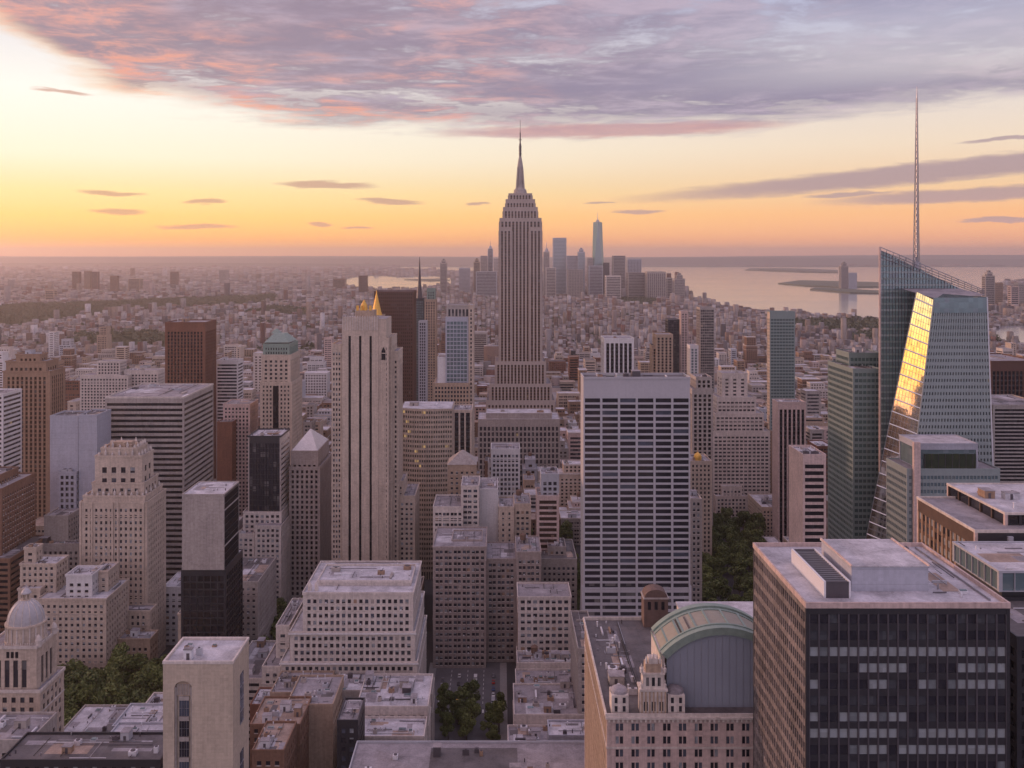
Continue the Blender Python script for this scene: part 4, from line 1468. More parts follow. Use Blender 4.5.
# ---- tall slab tower with three dark stripes
def striped_tower():
    Y = 680.0
    root = empty('striped_tower', (X(362, Y), Y, 0), 'slim cream stone tower with three long dark stripes down its front', 'building')
    st = style(wall='cream_stone', bay=2.6, floor=3.6, pier=.52, span=.46, core='glass_dark', corner=.7, head=3.5)
    mb, rb = MB(), MB()
    cells = []
    T = lambda u0, u1, v, dy, D, z0=0, **k: (tier(mb, rb, X(u0, Y + dy), X(u1, Y + dy), Y + dy, Y + dy + D, z0, Z(v, Y + dy), dict(st, **k), cells if k.get('pn') else None, par=.8), note(X(u0, Y + dy), X(u1, Y + dy), Y + dy, Y + dy + D, Z(v, Y + dy), 570))
    # central slab: four stone piers with three dark slots
    x0, x1 = X(342, Y), X(386, Y)
    zt = Z(319, Y)
    D = 34
    mb.box(x0, x1, Y + .9, Y + D, 0, zt, 'cream_stone')
    ws = [(342, 348.4), (350.9, 359), (361.4, 369.5), (371.8, 378.5)]
    for a, b in ws: mb.box(X(a, Y), X(b, Y), Y, Y + .92, 0, zt - 12, 'cream_stone')
    mb.box(x0, X(378.5, Y), Y - .02, Y + .93, zt - 12, zt + 1.5, 'cream_stone')
    for a, b in ((348.4, 350.9), (359, 361.4), (369.5, 371.8)):
        mb.box(X(a, Y) - .01, X(b, Y) + .01, Y + .75, Y + .91, 0, zt - 12, 'glass_night')
    # crown fluting
    for k in range(15):
        x = x0 + .6 + (X(378, Y) - x0 - 1.2) * k / 14
        mb.box(x - .28, x + .28, Y - .3, Y - .02, zt - 8, zt + 2.3, 'pale_stone')
    rb.poly([(x0 + .3, Y + 1, zt + .1), (x1 - .3, Y + 1, zt + .1), (x1 - .3, Y + D, zt + .1), (x0 + .3, Y + D, zt + .1)], 'roof_grey')
    note(x0, x1, Y, Y + D, zt, 570)
    T(331.5, 341.8, 345, 1.5, 30, bay=2.3, pier=.42, pn=1)
    T(378.7, 388.5, 339, .6, 38, bay=2.3, pier=.42, pn=1)
    T(386.4, 392, 338, 8, 34, bay=2.3)
    T(389, 398.5, 352, 14, 30, bay=2.3)
    mb.build('wall', root)
    rb.build('roof', root)
    panes(root, cells, 100, vmax=575)
    # roof pavilion, gilded
    mb = MB()
    mb.box(X(356, Y + 10), X(374, Y + 10), Y + 8, Y + 24, zt + .2, zt + 5.5, 'tan_stone')
    for u in (357.5, 361.5, 365.5, 370.5):
        mb.box(X(u, Y + 10) - .8, X(u, Y + 10) + .8, Y + 9, Y + 11, zt + 5.5, zt + 9.0, 'gold_leaf')
    mb.lathe(X(363, Y + 10), Y + 16, [(2.6, zt + 5.5), (2.2, zt + 9), (.2, zt + 13)], 'gold_leaf', 8)
    mb.build('roof_pavilion', root)
    # arched dark opening near the top of the wing
    mb = MB()
    xo = X(383.5, Y + .6)
    mb.poly([(xo - 1.4, Y + .45, Z(360, Y)), (xo + 1.4, Y + .45, Z(360, Y)), (xo + 1.4, Y + .45, Z(351, Y)), (xo, Y + .45, Z(347, Y)), (xo - 1.4, Y + .45, Z(351, Y))], 'glass_night')
    mb.build('arched_opening', root)


striped_tower()

building('tan_block', 'lower tan stone block with square windows adjoining the slim striped tower', 700,
         [(380, 415, 497, 0, 40), (388, 404, 482, 4, 26)], style(wall='cream_stone', bay=3.4, floor=3.6, pier=.5, span=.45), vb=575, npane=100, roofn=3, seed=31)

# ---- white tiered office building, centre
def tiered():
    Y = 487.0
    root, info = building('tiered_building', 'broad white stone office building stepping up in four terraces with rows of small windows', Y,
        [(281, 417, 663, 0, 62), (290, 415, 633, 1.8, 58), (303, 413, 594, 3.6, 50), (318, 411, 582, 16, 26)],
        style(wall='pale_stone', bay=2.95, floor=3.65, pier=.42, span=.40, head=1.8, corner=1.6, ledge=.45, roof='roof_pale'), vb=692, npane=100, roofn=9, seed=12, csize=1.3)
    for j, k in enumerate((0, 1)):
        a, b, c, d, z = info[k]
        mb = MB()
        mb.box(a - .8, b + .8, c - .8, c - .47, z - .6, z + .2, 'white_panel')
        mb.build('cornice', root)
    a, b, c, d, z = info[2]
    mb = MB()
    for x in (a + 2.5, a + 6):
        mb.lathe(x, c + 5, [(1.0, z), (1.0, z + 3), (.7, z + 3.6), (.2, z + 4.6)], 'pale_stone', 10)
    mb.build('turret', root)


tiered()
building('corner_block', 'low stone wing with few windows attached beside the white terraced offices', 492, [(262, 280.5, 668, 0, 60), (276, 289.4, 627, 12, 40, {'blank': 'l'})],
         style(wall='pale_stone', bay=3.4, floor=3.8, pier=.5, span=.5), vb=695, npane=30, roofn=2, seed=13)

# ---- brick blocks behind the avenue
building('brick_block', 'wide tan brick apartment block with hundreds of small windows closing the avenue', 604,
         [(433, 486, 548, 0, 44), (486.3, 516, 560, 9, 36), (452, 482, 541, 14, 22), (516.3, 541, 553, 4, 34)],
         style(wall='cool_stone', bay=2.9, floor=3.7, pier=.46, span=.44, ledge=.3, major=2), vb=672, npane=100, roofn=6, tank=1, seed=14)
building('white_block', 'white faced stone block with three dark ribbon rows next to the tan brick block', 560,
         [(518, 571, 598, 0, 24), (517, 575, 655, -1.5, 10)],
         style(wall='pale_stone', bay=3.5, floor=3.9, pier=.36, span=.46, ledge=.35, side=dict(wall='tan_brick')), vb=690, npane=60, roofn=5, tank=1, seed=15)
building('grey_block', 'dark weathered roofed block behind the white faced stone block', 640, [(541, 577, 560, 0, 44), (548, 566, 548, 10, 20)],
         style(wall='grey_stone', bay=3.2, floor=3.7, pier=.5, span=.45, roof='roof_dark'), vb=600, npane=40, roofn=5, tank=1, seed=16)
building('cream_offices', 'pale cream office block with rows of paired windows below the blank white wall', 665,
         [(433, 463, 508, 0, 34), (461, 479, 487, 5, 30, {'bay': 4.2}), (440, 475, 540, -6, 6)],
         style(wall='pale_stone', bay=2.6, floor=3.7, pier=.4, span=.45, major=2), vb=545, npane=60, roofn=4, seed=17)
building('white_wall_block', 'white block with one big blank windowless wall facing out', 680, [(478, 498, 490, 0, 34, {'blank': 'f'})],
         style(wall='white_panel', bay=3.6, floor=3.7, pier=.4, span=.45), vb=545, roofn=1, seed=18)
building('cream_annex', 'cream block with a blank party wall and a strip of small windows', 672, [(498.5, 514, 508, 0, 28, {'bay': 5.4, 'pier': .7}), (514.2, 531, 505, 3, 30)],
         style(wall='cream_stone', bay=3.6, floor=3.8, pier=.42, span=.45), vb=560, npane=40, roofn=4, tank=1, seed=19)
building('white_grid_block', 'small white office block with a regular grid of dark square windows', 800, [(491, 520, 450, 0, 26), (488, 492.5, 464, 5, 20)],
         style(wall='white_panel', bay=3.4, floor=3.9, pier=.36, span=.36), vb=505, npane=100, roofn=2, seed=20)
building('red_banded_block', 'narrow pink stone block with dark red window bands', 660, [(537, 559, 497, 0, 24, {'kind': 'band', 'core': 'glass_brown'}), (541, 559, 475, 6, 18, {'wall': 'grey_panel'})],
         style(wall='pink_stone', bay=3.4, floor=3.8, pier=.36, span=.36), vb=560, roofn=2, seed=21)
r_, i_ = building('hipped_tower', 'tan stone block with a grey pyramid roof in front of the curved offices', 720, [(448, 476, 466, 0, 22), (476.3, 480, 475, 4, 14)],
                  style(wall='tan_stone', bay=3.9, floor=3.9, pier=.55, span=.5), vb=500, npane=40, roofn=0, seed=22)
mb = MB()
a, b, c, d, z = i_[0]
pyramid(mb, a - .6, b + .6, c - .6, d + .6, z + 1.02, Z(450, 731), 'grey_stone', .06)
mb.build('pyramid_roof', r_)


# ---- curved front offices with lit windows
def curved():
    Y = 770.0
    x0, x1, z = X(400, Y), X(452, Y), Z(409, Y)
    root = empty('curved_offices', ((x0 + x1) / 2, Y, 0), 'office building with a curved banded front and a few lit windows', 'building')
    mb = MB()
    n = 22
    def pt(f, o=0.0):
        x = x0 + (x1 - x0) * f
        return (x, Y + 9 - 9 * math.sin(math.pi * min(1, f * 1.15) ** .8 * .62 + .25) - o)
    base = [pt(i / n) for i in range(n + 1)] + [(x1, Y + 40), (x0, Y + 40)]
    mb.prism(base, 0, z, 'glass_lit', 'roof_pale')
    out = [pt(i / n, .5) for i in range(n + 1)]
    fl = 3.9
    for j in range(int(z / fl)):
        za = z - 1.8 - j * fl
        for i in range(n):
            (xa, ya), (xb, yb) = out[i], out[i + 1]
            mb.hexa([(xa, ya, za), (xb, yb, za), (xb, yb + .8, za), (xa, ya + .8, za), (xa, ya, za + 1.8), (xb, yb, za + 1.8), (xb, yb + .8, za + 1.8), (xa, ya + .8, za + 1.8)], 'cream_stone')
    for i in range(n + 1):
        xa, ya = out[i]
        mb.box(xa - .3, xa + .3, ya - .15, ya + .5, 0, z, 'cream_stone')
    mb.box(x0 - .4, x0 + .4, Y + 3, Y + 40, 0, z, 'cream_stone')
    mb.box(x1 - .4, x1 + .4, Y + 3, Y + 40, 0, z, 'cream_stone')
    mb.build('wall', root)
    note(x0, x1, Y, Y + 40, z, 470)
    clutter(root, x0 + 4, x1 - 4, Y + 12, Y + 36, z, 3, 5, 1.3)
    # lit panes, a few
    for u, v in ((404, 417), (407, 427), (424, 418), (405, 438), (424, 449), (416, 455), (409, 433), (420, 470)):
        f = (X(u, Y) - x0) / (x1 - x0)
        p = pt(f, .12)
        zc = Z(v, p[1])
        zc = z - 1.8 - fl * round((z - 1.8 - zc) / fl) + 1.8 + (fl - 1.8) / 2
        mb = MB()
        mb.box(p[0] - 1.1, p[0] + 1.1, p[1] - .25, p[1], zc - 1.0, zc + 1.0, 'pane_lit')
        mb.build('lit_window', root)


curved()
building('dark_stair_block', 'dark blind slab with pale vertical ribs beside the curved offices', 775, [(452.5, 472, 411, 4, 30)],
         style(wall='cream_stone', bay=4.4, floor=4, pier=.3, span=.3, kind='vert', core='glass_night', spanmat='dark_panel'), vb=470, roofn=1, seed=23)

# ---- blue glass tower with white grid on a stone base
building('blue_grid_tower', 'slim tower of pale blue glass with a white grid on a stone base', 900,
         [(433.5, 470, 384, -3, 40, {'kind': 'vert', 'core': 'glass_dark', 'wall': 'tan_stone', 'pier': .4, 'bay': 3.0}), (445.5, 468.3, 318, 0, 32, {'wall': 'blue_panel', 'core': 'glass_blue', 'bay': 3.1, 'pier': .16, 'span': .22}), (437.5, 446, 358, 1.5, 24, {'wall': 'white_panel', 'blank': 'fl'}),
          (446.5, 470, 306, 2.5, 30, {'kind': 'vert', 'wall': 'grey_stone', 'core': 'glass_dark', 'floor': 11}), (468.6, 473.5, 306, -1, 36, {'wall': 'cream_stone', 'bay': 6})],
         style(wall='cream_stone', bay=3.2, floor=3.8, pier=.4, span=.4), vb=470, npane=0, roofn=3, seed=24)
building('brown_slab', 'dark red-brown windowless looking slab rising behind the slim striped tower', 1150, [(374, 413.5, 292, 0, 40)],
         style(wall='dark_brown', bay=2.4, floor=4.2, pier=.5, span=.4, kind='vert', core='glass_brown', spanmat='dark_brown'), vb=470, roofn=0)
building('green_top_tower', 'narrow stone tower with a green bronze cap beside the blue grid tower', 1350, [(424.5, 436, 300, 0, 24), (427, 435, 289, 4, 15, {'on': 1, 'wall': 'copper_green'})],
         style(wall='tan_stone', bay=3.4, floor=3.8, pier=.5, span=.4, kind='vert'), vb=440, roofn=0)
r_, i_ = building('needle_tower', 'thin dark glass tower with a tall needle rising beside the red-brown slab', 1500, [(415.5, 424, 299, 0, 18)],
                  style(wall='dark_panel', bay=3, floor=4, pier=.2, span=.3, core='glass_blue'), vb=440, roofn=0)
mb = MB()
mb.lathe(X(419.6, 1508), 1508, [(4.6, Z(299, 1508)), (2.6, Z(285, 1508)), (1.6, Z(272, 1508)), (.4, Z(257, 1508))], 'dark_steel', 8)
mb.build('needle', r_)
building('ribbed_tower', 'pale ribbed tower standing between the thin needle tower and the blue grid tower', 1300, [(418.5, 426.5, 322, 0, 24)],
         style(wall='grey_panel', bay=3, floor=4, pier=.35, span=.3, kind='vert'), vb=440, roofn=0)
r_, i_ = building('gilded_tower', 'stone tower with a gilded pyramid roof behind the slim striped tower', 1100, [(366, 383, 316, 0, 22)],
                  style(wall='tan_stone', bay=3.4, floor=3.9, pier=.5, span=.4), vb=400, roofn=0)
mb = MB()
a, b, c, d, z = i_[0]
mb.lathe((a + b) / 2 + 1, (c + d) / 2, [(7.0, z + .1), (5.2, z + 6), (2.8, z + 16), (1.0, z + 24), (.2, z + 29)], 'gold_leaf', 8, .4)
mb.build('gilded_roof', r_)


# ---- tower with the green copper crown
def green_crown():
    Y = 850.0
    root = empty('copper_crown_tower', (X(276, Y), Y, 0), 'cream stone tower topped by a green copper hipped crown', 'building')
    st = style(wall='cream_stone', bay=3.3, floor=3.7, pier=.5, span=.45, corner=1.6)
    mb, rb = MB(), MB()
    for u0, u1, v, dy, D, k in ((260, 292, 383, 0, 44, {}), (261.5, 290.5, 356, 1.5, 40, {'bay': 4.2, 'kind': 'vert'}), (263, 289.5, 345, 3, 36, {'wall': 'copper_green', 'kind': 'vert', 'bay': 2.2})):
        tier(mb, rb, X(u0, Y + dy), X(u1, Y + dy), Y + dy, Y + dy + D, 0, Z(v, Y + dy), dict(st, **k), None, par=1.2)
    mb.box(X(273, Y), X(278.5, Y), Y - .3, Y + .3, 0, Z(386, Y), 'glass_night')
    mb.build('wall', root)
    rb.build('setback_roof', root)
    note(X(260, Y), X(292, Y), Y, Y + 44, Z(345, Y), 435)
    mb = MB()
    pyramid(mb, X(264, Y + 4), X(289, Y + 4), Y + 4, Y + 36, Z(344, Y + 4) + 1.3, Z(333, Y + 20), 'copper_green', .42)
    pyramid(mb, X(272, Y + 20), X(281, Y + 20), Y + 15, Y + 25, Z(333, Y + 20), Z(328.5, Y + 20), 'copper_green', .1)
    mb.build('copper_roof', root)


green_crown()

# ---- west side
building('banded_offices', 'wide grey office block with long horizontal window bands on two sides', 700, [(105, 184, 398, 0, 72)],
         style(wall='grey_stone', bay=5.2, floor=4.0, pier=.1, span=.5, kind='band', core='glass_night', head=2.2, trim='pale_stone', roof='roof_grey'), vb=500, roofn=7, seed=41, csize=1.7)
building('blue_blank_block', 'blue-grey windowless panel block with a dark cluttered roof', 665, [(50, 78.5, 417, 0, 22, {'blank': 'fr'}), (78.8, 97, 416, -1.2, 24, {'blank': 'fr', 'wall': 'blue_panel'}), (58, 76, 473, -4, 5, {'blank': '', 'bay': 3})],
         style(wall='blue_panel', bay=4, floor=4, pier=.4, span=.4, roof='roof_dark'), vb=500, roofn=5, seed=42, csize=1.2)
building('tan_corner_tower', 'tall tan stone tower with narrow window strips and a heavy stepped crown', 850,
         [(3, 50, 372, 0, 30), (6, 46, 362, 2.5, 24), (16, 40, 355, 6, 14)], style(wall='tan_brick', bay=4.0, floor=3.9, pier=.46, span=.35, kind='vert', core='glass_brown', corner=3, ledge=.6, spanmat='brown_brick'), vb=480, roofn=3, seed=43, csize=1.5)
building('striped_edge_block', 'white block with dark bands just visible beside the tan corner tower', 760, [(-25, 3, 395, 0, 30)], style(wall='white_panel', bay=3.5, floor=3.6, pier=.2, span=.5, kind='band'), vb=480, roofn=0)
building('rust_tower', 'rust-brown brick tower with close vertical ribs', 1000, [(165, 205, 323, 0, 40)],
         style(wall='red_brick', bay=3.3, floor=3.6, pier=.42, span=.4, kind='vert', core='glass_night', spanmat='dark_brown', corner=2, head=9), vb=390, roofn=3, seed=44, csize=1.7)
building('dark_brick_block', 'long dark red brick block with rows of pale lintelled windows', 600, [(-70, 1.5, 490, 0, 44, {'side': dict(bay=3.0, floor=3.5, pier=.5, span=.5)}), (-66, -2, 477, 10, 26)],
         style(wall='brown_brick', bay=3.4, floor=3.5, pier=.5, span=.5, core='glass_dark', roof='roof_grey', panes='r'), vb=620, npane=100, roofn=5, seed=45)
building('brown_low_block', 'dark brown block with horizontal bands below the dark brick block', 592, [(-30, 10, 560, 0, 50), (10.3, 58, 573, 30, 30, {'wall': 'dark_panel'})],
         style(wall='brown_brick', bay=3.4, floor=3.5, pier=.3, span=.5, kind='band', core='glass_night', roof='roof_dark'), vb=620, roofn=3, seed=46)
building('grey_hip_block', 'grey block with a curved pale roof between the blue panel block and the crowned tower', 640, [(44, 68, 517, 0, 34, {'blank': 'f'}), (36, 80, 545, -8, 8)],
         style(wall='grey_stone', bay=3.4, floor=3.6, pier=.5, span=.45), vb=560, roofn=3, seed=47)


def deco_tower():
    Y = 600.0
    root, info = building('crowned_tower', 'sandy stone setback tower with an ornate crown of turrets and arched windows', Y,
        [(80, 147, 503, 0, 34), (83, 145, 497, 1.2, 31), (92, 144, 484, 4, 25, {'bay': 5, 'kind': 'vert'}), (95, 142, 457, 6, 20, {'bay': 6.5, 'floor': 7, 'kind': 'vert', 'pier': .5, 'corner': 3.0}), (101, 138, 449, 8, 16), (115, 150, 612, -12, 11), (108, 158, 600, 36, 14)],
        style(wall='cream_stone', bay=3.1, floor=3.9, pier=.55, span=.46, ledge=.3, corner=2.4), vb=615, npane=100, roofn=0, seed=48)
    mb = MB()
    r = random.Random(3)
    for (k, n_, h) in ((1, 11, 5.0), (3, 7, 5.5), (4, 5, 5.0)):
        a, b, c, d, z = info[k]
        for i in range(n_):
            x = a + (b - a) * (i + .5) / n_
            for yy in (c + .9, d - .9):
                hh = h * (1.0 if i % 2 else .6)
                mb.lathe(x, yy, [(.8, z + .9), (.85, z + hh * .5), (.45, z + hh * .7), (.1, z + hh)], 'pale_stone', 8)
        for i in range(4):
            y = c + (d - c) * (i + .5) / 4
            mb.lathe(b - .8, y, [(.8, z + .9), (.85, z + h * .4), (.1, z + h * .8)], 'pale_stone', 8)
    mb.build('finial', root)
    a, b, c, d, z = info[4]
    mb = MB()
    for k in range(6):
        x = a + 2 + (b - a - 4) * k / 5
        mb.box(x - .9, x + .9, c + 2, c + 4.2, z, z + 2.2 + 1.4 * (k % 2), 'tan_stone')
        mb.box(x - .8, x + .8, d - 5, d - 3, z, z + 3.0 - .8 * (k % 2), 'cream_stone')
    mb.box(a + 6, b - 6, c + 5, d - 6, z, z + 3.6, 'tan_stone')
    mb.build('crown_block', root)
    # tall piers
    mb = MB()
    a, b, c, d, z = info[0]
    for u in (80.5, 92, 112.5, 118, 143.5): mb.box(X(u, Y) - .5, X(u, Y) + .6, Y - .7, Y - .05, 30, z + .6, 'cream_stone')
    mb.build('buttress', root)


deco_tower()
building('blank_tan_block', 'pale blank concrete block whose other side is sheer dark glass', 520, [(182, 224, 495, 0, 30, {'blank': 'f', 'side': dict(kind='punch', bay=2.4, floor=3.9, pier=.08, span=.1, wall='dark_panel'), 'z0': Z(570, 520)}), (181, 226, 569, 1, 34, {'wall': 'dark_panel', 'core': 'glass_night', 'pier': .15, 'span': .2, 'blank': ''})],
         style(wall='grey_stone', bay=3.6, floor=3.9, pier=.3, span=.4, core='glass_night', roof='roof_pale', par=.5), vb=600, roofn=1, seed=49)
building('dark_glass_slab', 'dark glass fronted slab with white banded flank rising from a cream block', 705, [(248, 281, 437, 0, 30, {'wall': 'dark_panel', 'core': 'glass_dark', 'pier': .1, 'span': .12, 'bay': 2.6, 'side': dict(wall='pale_stone', kind='band', span=.5, pier=.2)})],
         style(wall='dark_panel', bay=3.2, floor=3.8, pier=.3, span=.4, roof='roof_pale', cornermat='grey_stone'), vb=505, roofn=2, seed=50)
building('cream_grid_block', 'cream block with a grid of square windows under the dark glass slab', 690, [(255, 281, 527, 0, 80), (243, 281.5, 513, 10, 34, {'wall': 'pale_stone'}), (237, 254.5, 535, 2, 60)],
         style(wall='pale_stone', bay=3.6, floor=3.7, pier=.42, span=.42, side=dict(bay=3.4)), vb=640, npane=100, roofn=5, seed=51)
r_, i_ = building('white_pyramid_tower', 'brownish stone tower with a white pyramid roof', 720, [(291, 318, 452, 0, 46, {'head': 6}), (289, 320, 468, -1.2, 50)],
                  style(wall='cool_stone', bay=3.6, floor=3.8, pier=.5, span=.4, kind='vert', core='glass_night'), vb=530, npane=0, roofn=0, seed=52)
mb = MB()
a, b, c, d, z = i_[0]
pyramid(mb, a + .5, b - .5, c + .5, d - .5, z + 1.02, z + 13, 'white_panel', .05)
mb.build('pyramid_roof', r_)
building('pink_slab', 'thin pinkish brick slab with a dark red flank beyond the grey banded offices', 850, [(217, 232, 423, 0, 26, {'blank': 'f', 'wall': 'red_brick'}), (223, 250, 405, 14, 30)],
         style(wall='pink_stone', bay=3.2, floor=3.5, pier=.45, span=.42), vb=470, roofn=2, seed=53)
building('white_stepped_block', 'white stepped apartment block beyond the grey banded offices', 1150, [(80, 128, 376, 0, 30), (97, 120, 362, 6, 20), (124, 158, 371, 12, 24)],
         style(wall='pale_stone', bay=3.8, floor=3.6, pier=.4, span=.42), vb=392, roofn=3, seed=54, csize=1.6)
building('white_banded_tower', 'small white banded tower just east of the rust-brown tower', 1050, [(216, 238, 361, 0, 22)],
         style(wall='white_panel', bay=3.8, floor=3.6, pier=.25, span=.45, kind='band'), vb=400, roofn=1, seed=55)


# ---- stone building with dome
def domed():
    Y = 400.0
    root = empty('domed_building', (X(22, Y), Y, 0), 'ornate stone corner tower with a pale ribbed dome and lantern', 'building')
    st = style(wall='cream_stone', bay=5.2, floor=4.2, pier=.5, span=.45, ledge=.5, trim='pale_stone', corner=1.8)
    mb, rb = MB(), MB()
    cells = []
    tier(mb, rb, X(-22, Y), X(40, Y), Y, Y + 22, 0, Z(692, Y), dict(st, bay=4.0, panes='fr'), cells)
    tier(mb, rb, X(-14, Y + 1.5), X(36.5, Y + 1.5), Y + 1.5, Y + 20, Z(692, Y) - .5, Z(648, Y + 1.5), dict(st, kind='vert', bay=3.9, floor=13, span=.12, pier=.42, head=4, corner=3.4), None)
    mb.build('wall', root)
    rb.build('roof', root)
    panes(root, cells, 80, vmax=785)
    note(X(-22, Y), X(40, Y), Y, Y + 22, Z(648, Y), 760)
    z = Z(648, Y + 1.5)
    cx, cyy = X(25, Y + 9), Y + 10
    mb = MB()
    mb.lathe(cx, cyy, [(8.3, z), (8.3, z + 1.2), (7.7, z + 1.3), (7.7, z + 7.2), (8.3, z + 7.4), (8.3, z + 8.2)], 'cream_stone', 28)
    for k in range(20):
        a = 2 * math.pi * k / 20
        x, y = cx + 7.9 * math.cos(a), cyy + 7.9 * math.sin(a)
        mb.lathe(x, y, [(.32, z + 1.3), (.32, z + 7.2)], 'pale_stone', 6)
    mb.build('drum', root)
    mb = MB()
    mb.lathe(cx, cyy, [(7.3 * math.cos(t * math.pi / 18), z + 8.2 + 9.3 * math.sin(t * math.pi / 18)) for t in range(0, 8)] + [(1.9, z + 17.3)], 'roof_dome', 28)
    for k in range(14):
        a = 2 * math.pi * k / 14
        for t in range(0, 7):
            p = [(cx + 7.36 * math.cos(q * math.pi / 18) * math.cos(a), cyy + 7.36 * math.cos(q * math.pi / 18) * math.sin(a), z + 8.2 + 9.36 * math.sin(q * math.pi / 18)) for q in (t, t + 1)]
            mb.bar(p[0], p[1], .14, 'pale_stone')
    mb.build('dome', root, smooth=False)
    mb = MB()
    zz = z + 17
    for k in range(6):
        a = 2 * math.pi * k / 6
        mb.lathe(cx + 1.5 * math.cos(a), cyy + 1.5 * math.sin(a), [(.3, zz), (.3, zz + 3)], 'cream_stone', 6)
    mb.lathe(cx, cyy, [(2.1, zz), (2.1, zz + .5), (.9, zz + .6), (.9, zz + 3)], 'cream_stone', 12)
    mb.lathe(cx, cyy, [(2.1, zz + 3), (2.0, zz + 3.5), (1.2, zz + 4.6), (.25, zz + 5.3), (.1, zz + 7)], 'roof_dome', 12)
    mb.build('lantern', root)
    mb = MB()
    for (x, y) in ((X(-10, Y), Y + 3), (X(35, Y), Y + 3), (X(35, Y), Y + 17)):
        mb.lathe(x, y, [(1.3, z), (1.3, z + 2.5), (1.5, z + 2.7), (.9, z + 4), (.2, z + 5)], 'pale_stone', 10)
    for k in range(22): mb.lathe(X(-14, Y) + 1 + k * .96, Y + 1.8, [(.18, z + 1.0), (.18, z + 1.9)], 'pale_stone', 5)
    mb.build('corner_urn', root)
    # trio windows on the upper stage
    mb = MB()
    for u in (6, 10.5, 15): mb.box(X(u, Y) - .6, X(u, Y) + .6, Y + 1.38, Y + 1.46, z - 4.2, z - 1.6, 'glass_night')
    mb.build('attic_window', root)


wall_mat('roof_dome', (0.40, 0.39, 0.40), 0.10, 0.6)
domed()


# ---- plain stone tower with the arched window
def arched_tower():
    Y = 300.0
    x0, x1, z = X(163, Y), X(233, Y), Z(664, Y)
    D = 19
    root = empty('arched_window_tower', ((x0 + x1) / 2, Y, 0), 'plain limestone block tower with one tall recessed arched window', 'building')
    wall = 'limestone_block'
    mb = MB()
    uc, hw = X(183, Y), 2.75
    zs = Z(688, Y)       # springing
    # front wall built round the arched recess
    mb.box(x0, x1, Y + 1.4, Y + D, 0, z, wall)
    mb.box(x0, uc - hw, Y, Y + 1.41, 0, z, wall)
    mb.box(uc + hw, x1, Y, Y + 1.41, 0, z, wall)
    N = 12
    for i in range(N):
        a, b = math.pi * i / N, math.pi * (i + 1) / N
        xa, za = uc - hw * math.cos(a), zs + 2.1 * math.sin(a)
        xb, zb = uc - hw * math.cos(b), zs + 2.1 * math.sin(b)
        mb.hexa([(xa, Y, za), (xb, Y, zb), (xb, Y + 1.41, zb), (xa, Y + 1.41, za), (xa, Y, z), (xb, Y, z), (xb, Y + 1.41, z), (xa, Y + 1.41, z)], wall)
    mb.build('wall', root)
    mb = MB()
    mb.box(uc - hw, uc - hw + .55, Y + .5, Y + 1.4, 0, zs, 'grey_stone')
    mb.box(uc + hw - .55, uc + hw, Y + .5, Y + 1.4, 0, zs, 'grey_stone')
    for k in range(8): mb.box(uc - 1.6, uc + 1.6, Y + .75, Y + 1.4, zs - 4.3 - k * 6.4, zs - 3.0 - k * 6.4, 'grey_stone')
    mb.box(uc - hw + .5, uc + hw - .5, Y + .9, Y + 1.4, zs - 2.9, zs + 1.9, 'tan_stone')
    for k in range(9): mb.lathe(uc - 2.0 + k * .5, Y + .85, [(.16, zs - 2.6), (.16, zs + .9)], 'grey_stone', 6)
    mb.build('window_surround', root)
    for k in range(7):
        for s in (-1, 1):
            mb = MB()
            zt = zs - 4.4 - k * 6.4
            mb.box(uc + s * .78 - .72, uc + s * .78 + .72, Y + 1.1, Y + 1.3, zt - 4.9, zt, 'pane_clear' if k % 3 else 'pane_sky')
            mb.box(uc + s * .78 - .04, uc + s * .78 + .04, Y + 1.05, Y + 1.1, zt - 4.9, zt, 'steel')
            mb.box(uc + s * .78 - .72, uc + s * .78 + .72, Y + 1.05, Y + 1.1, zt - 2.5, zt - 2.4, 'steel')
            mb.build('window', root)
    # flank windows
    for k, (za, h) in enumerate(((z - 23, 16), (z - 48, 16), (z - 73, 16))):
        mb = MB()
        mb.box(x1, x1 + .12, Y + 8, Y + 12, za, za + h, 'pane_sky')
        for q in range(4): mb.box(x1 + .12, x1 + .25, Y + 8, Y + 12, za + q * h / 4, za + q * h / 4 + .3, 'steel')
        mb.box(x1 + .12, x1 + .25, Y + 9.9, Y + 10.1, za, za + h, 'steel')
        mb.build('flank_window', root)
    mb = MB()
    mb.poly([(x0 + .6, Y + .6, z + .05), (x1 - .6, Y + .6, z + .05), (x1 - .6, Y + D - .6, z + .05), (x0 + .6, Y + D - .6, z + .05)], 'roof_pale')
    mb.build('roof', root)
    mb = MB()
    for a, b, c, d in ((x0 - .15, x1 + .15, Y - .15, Y + .5), (x0 - .15, x1 + .15, Y + D - .4, Y + D + .15), (x0 - .15, x0 + .45, Y + .5, Y + D - .4), (x1 - .45, x1 + .15, Y + .5, Y + D - .4)):
        mb.box(a, b, c, d, z + .02, z + .9, 'pale_stone')
    mb.build('parapet', root)
    clutter(root, x0 + 1, x1 - 1, Y + 1, Y + D - 2, z + .05, 6, 77, .55)
    note(x0, x1, Y, Y + D, z, 790)


arched_tower()

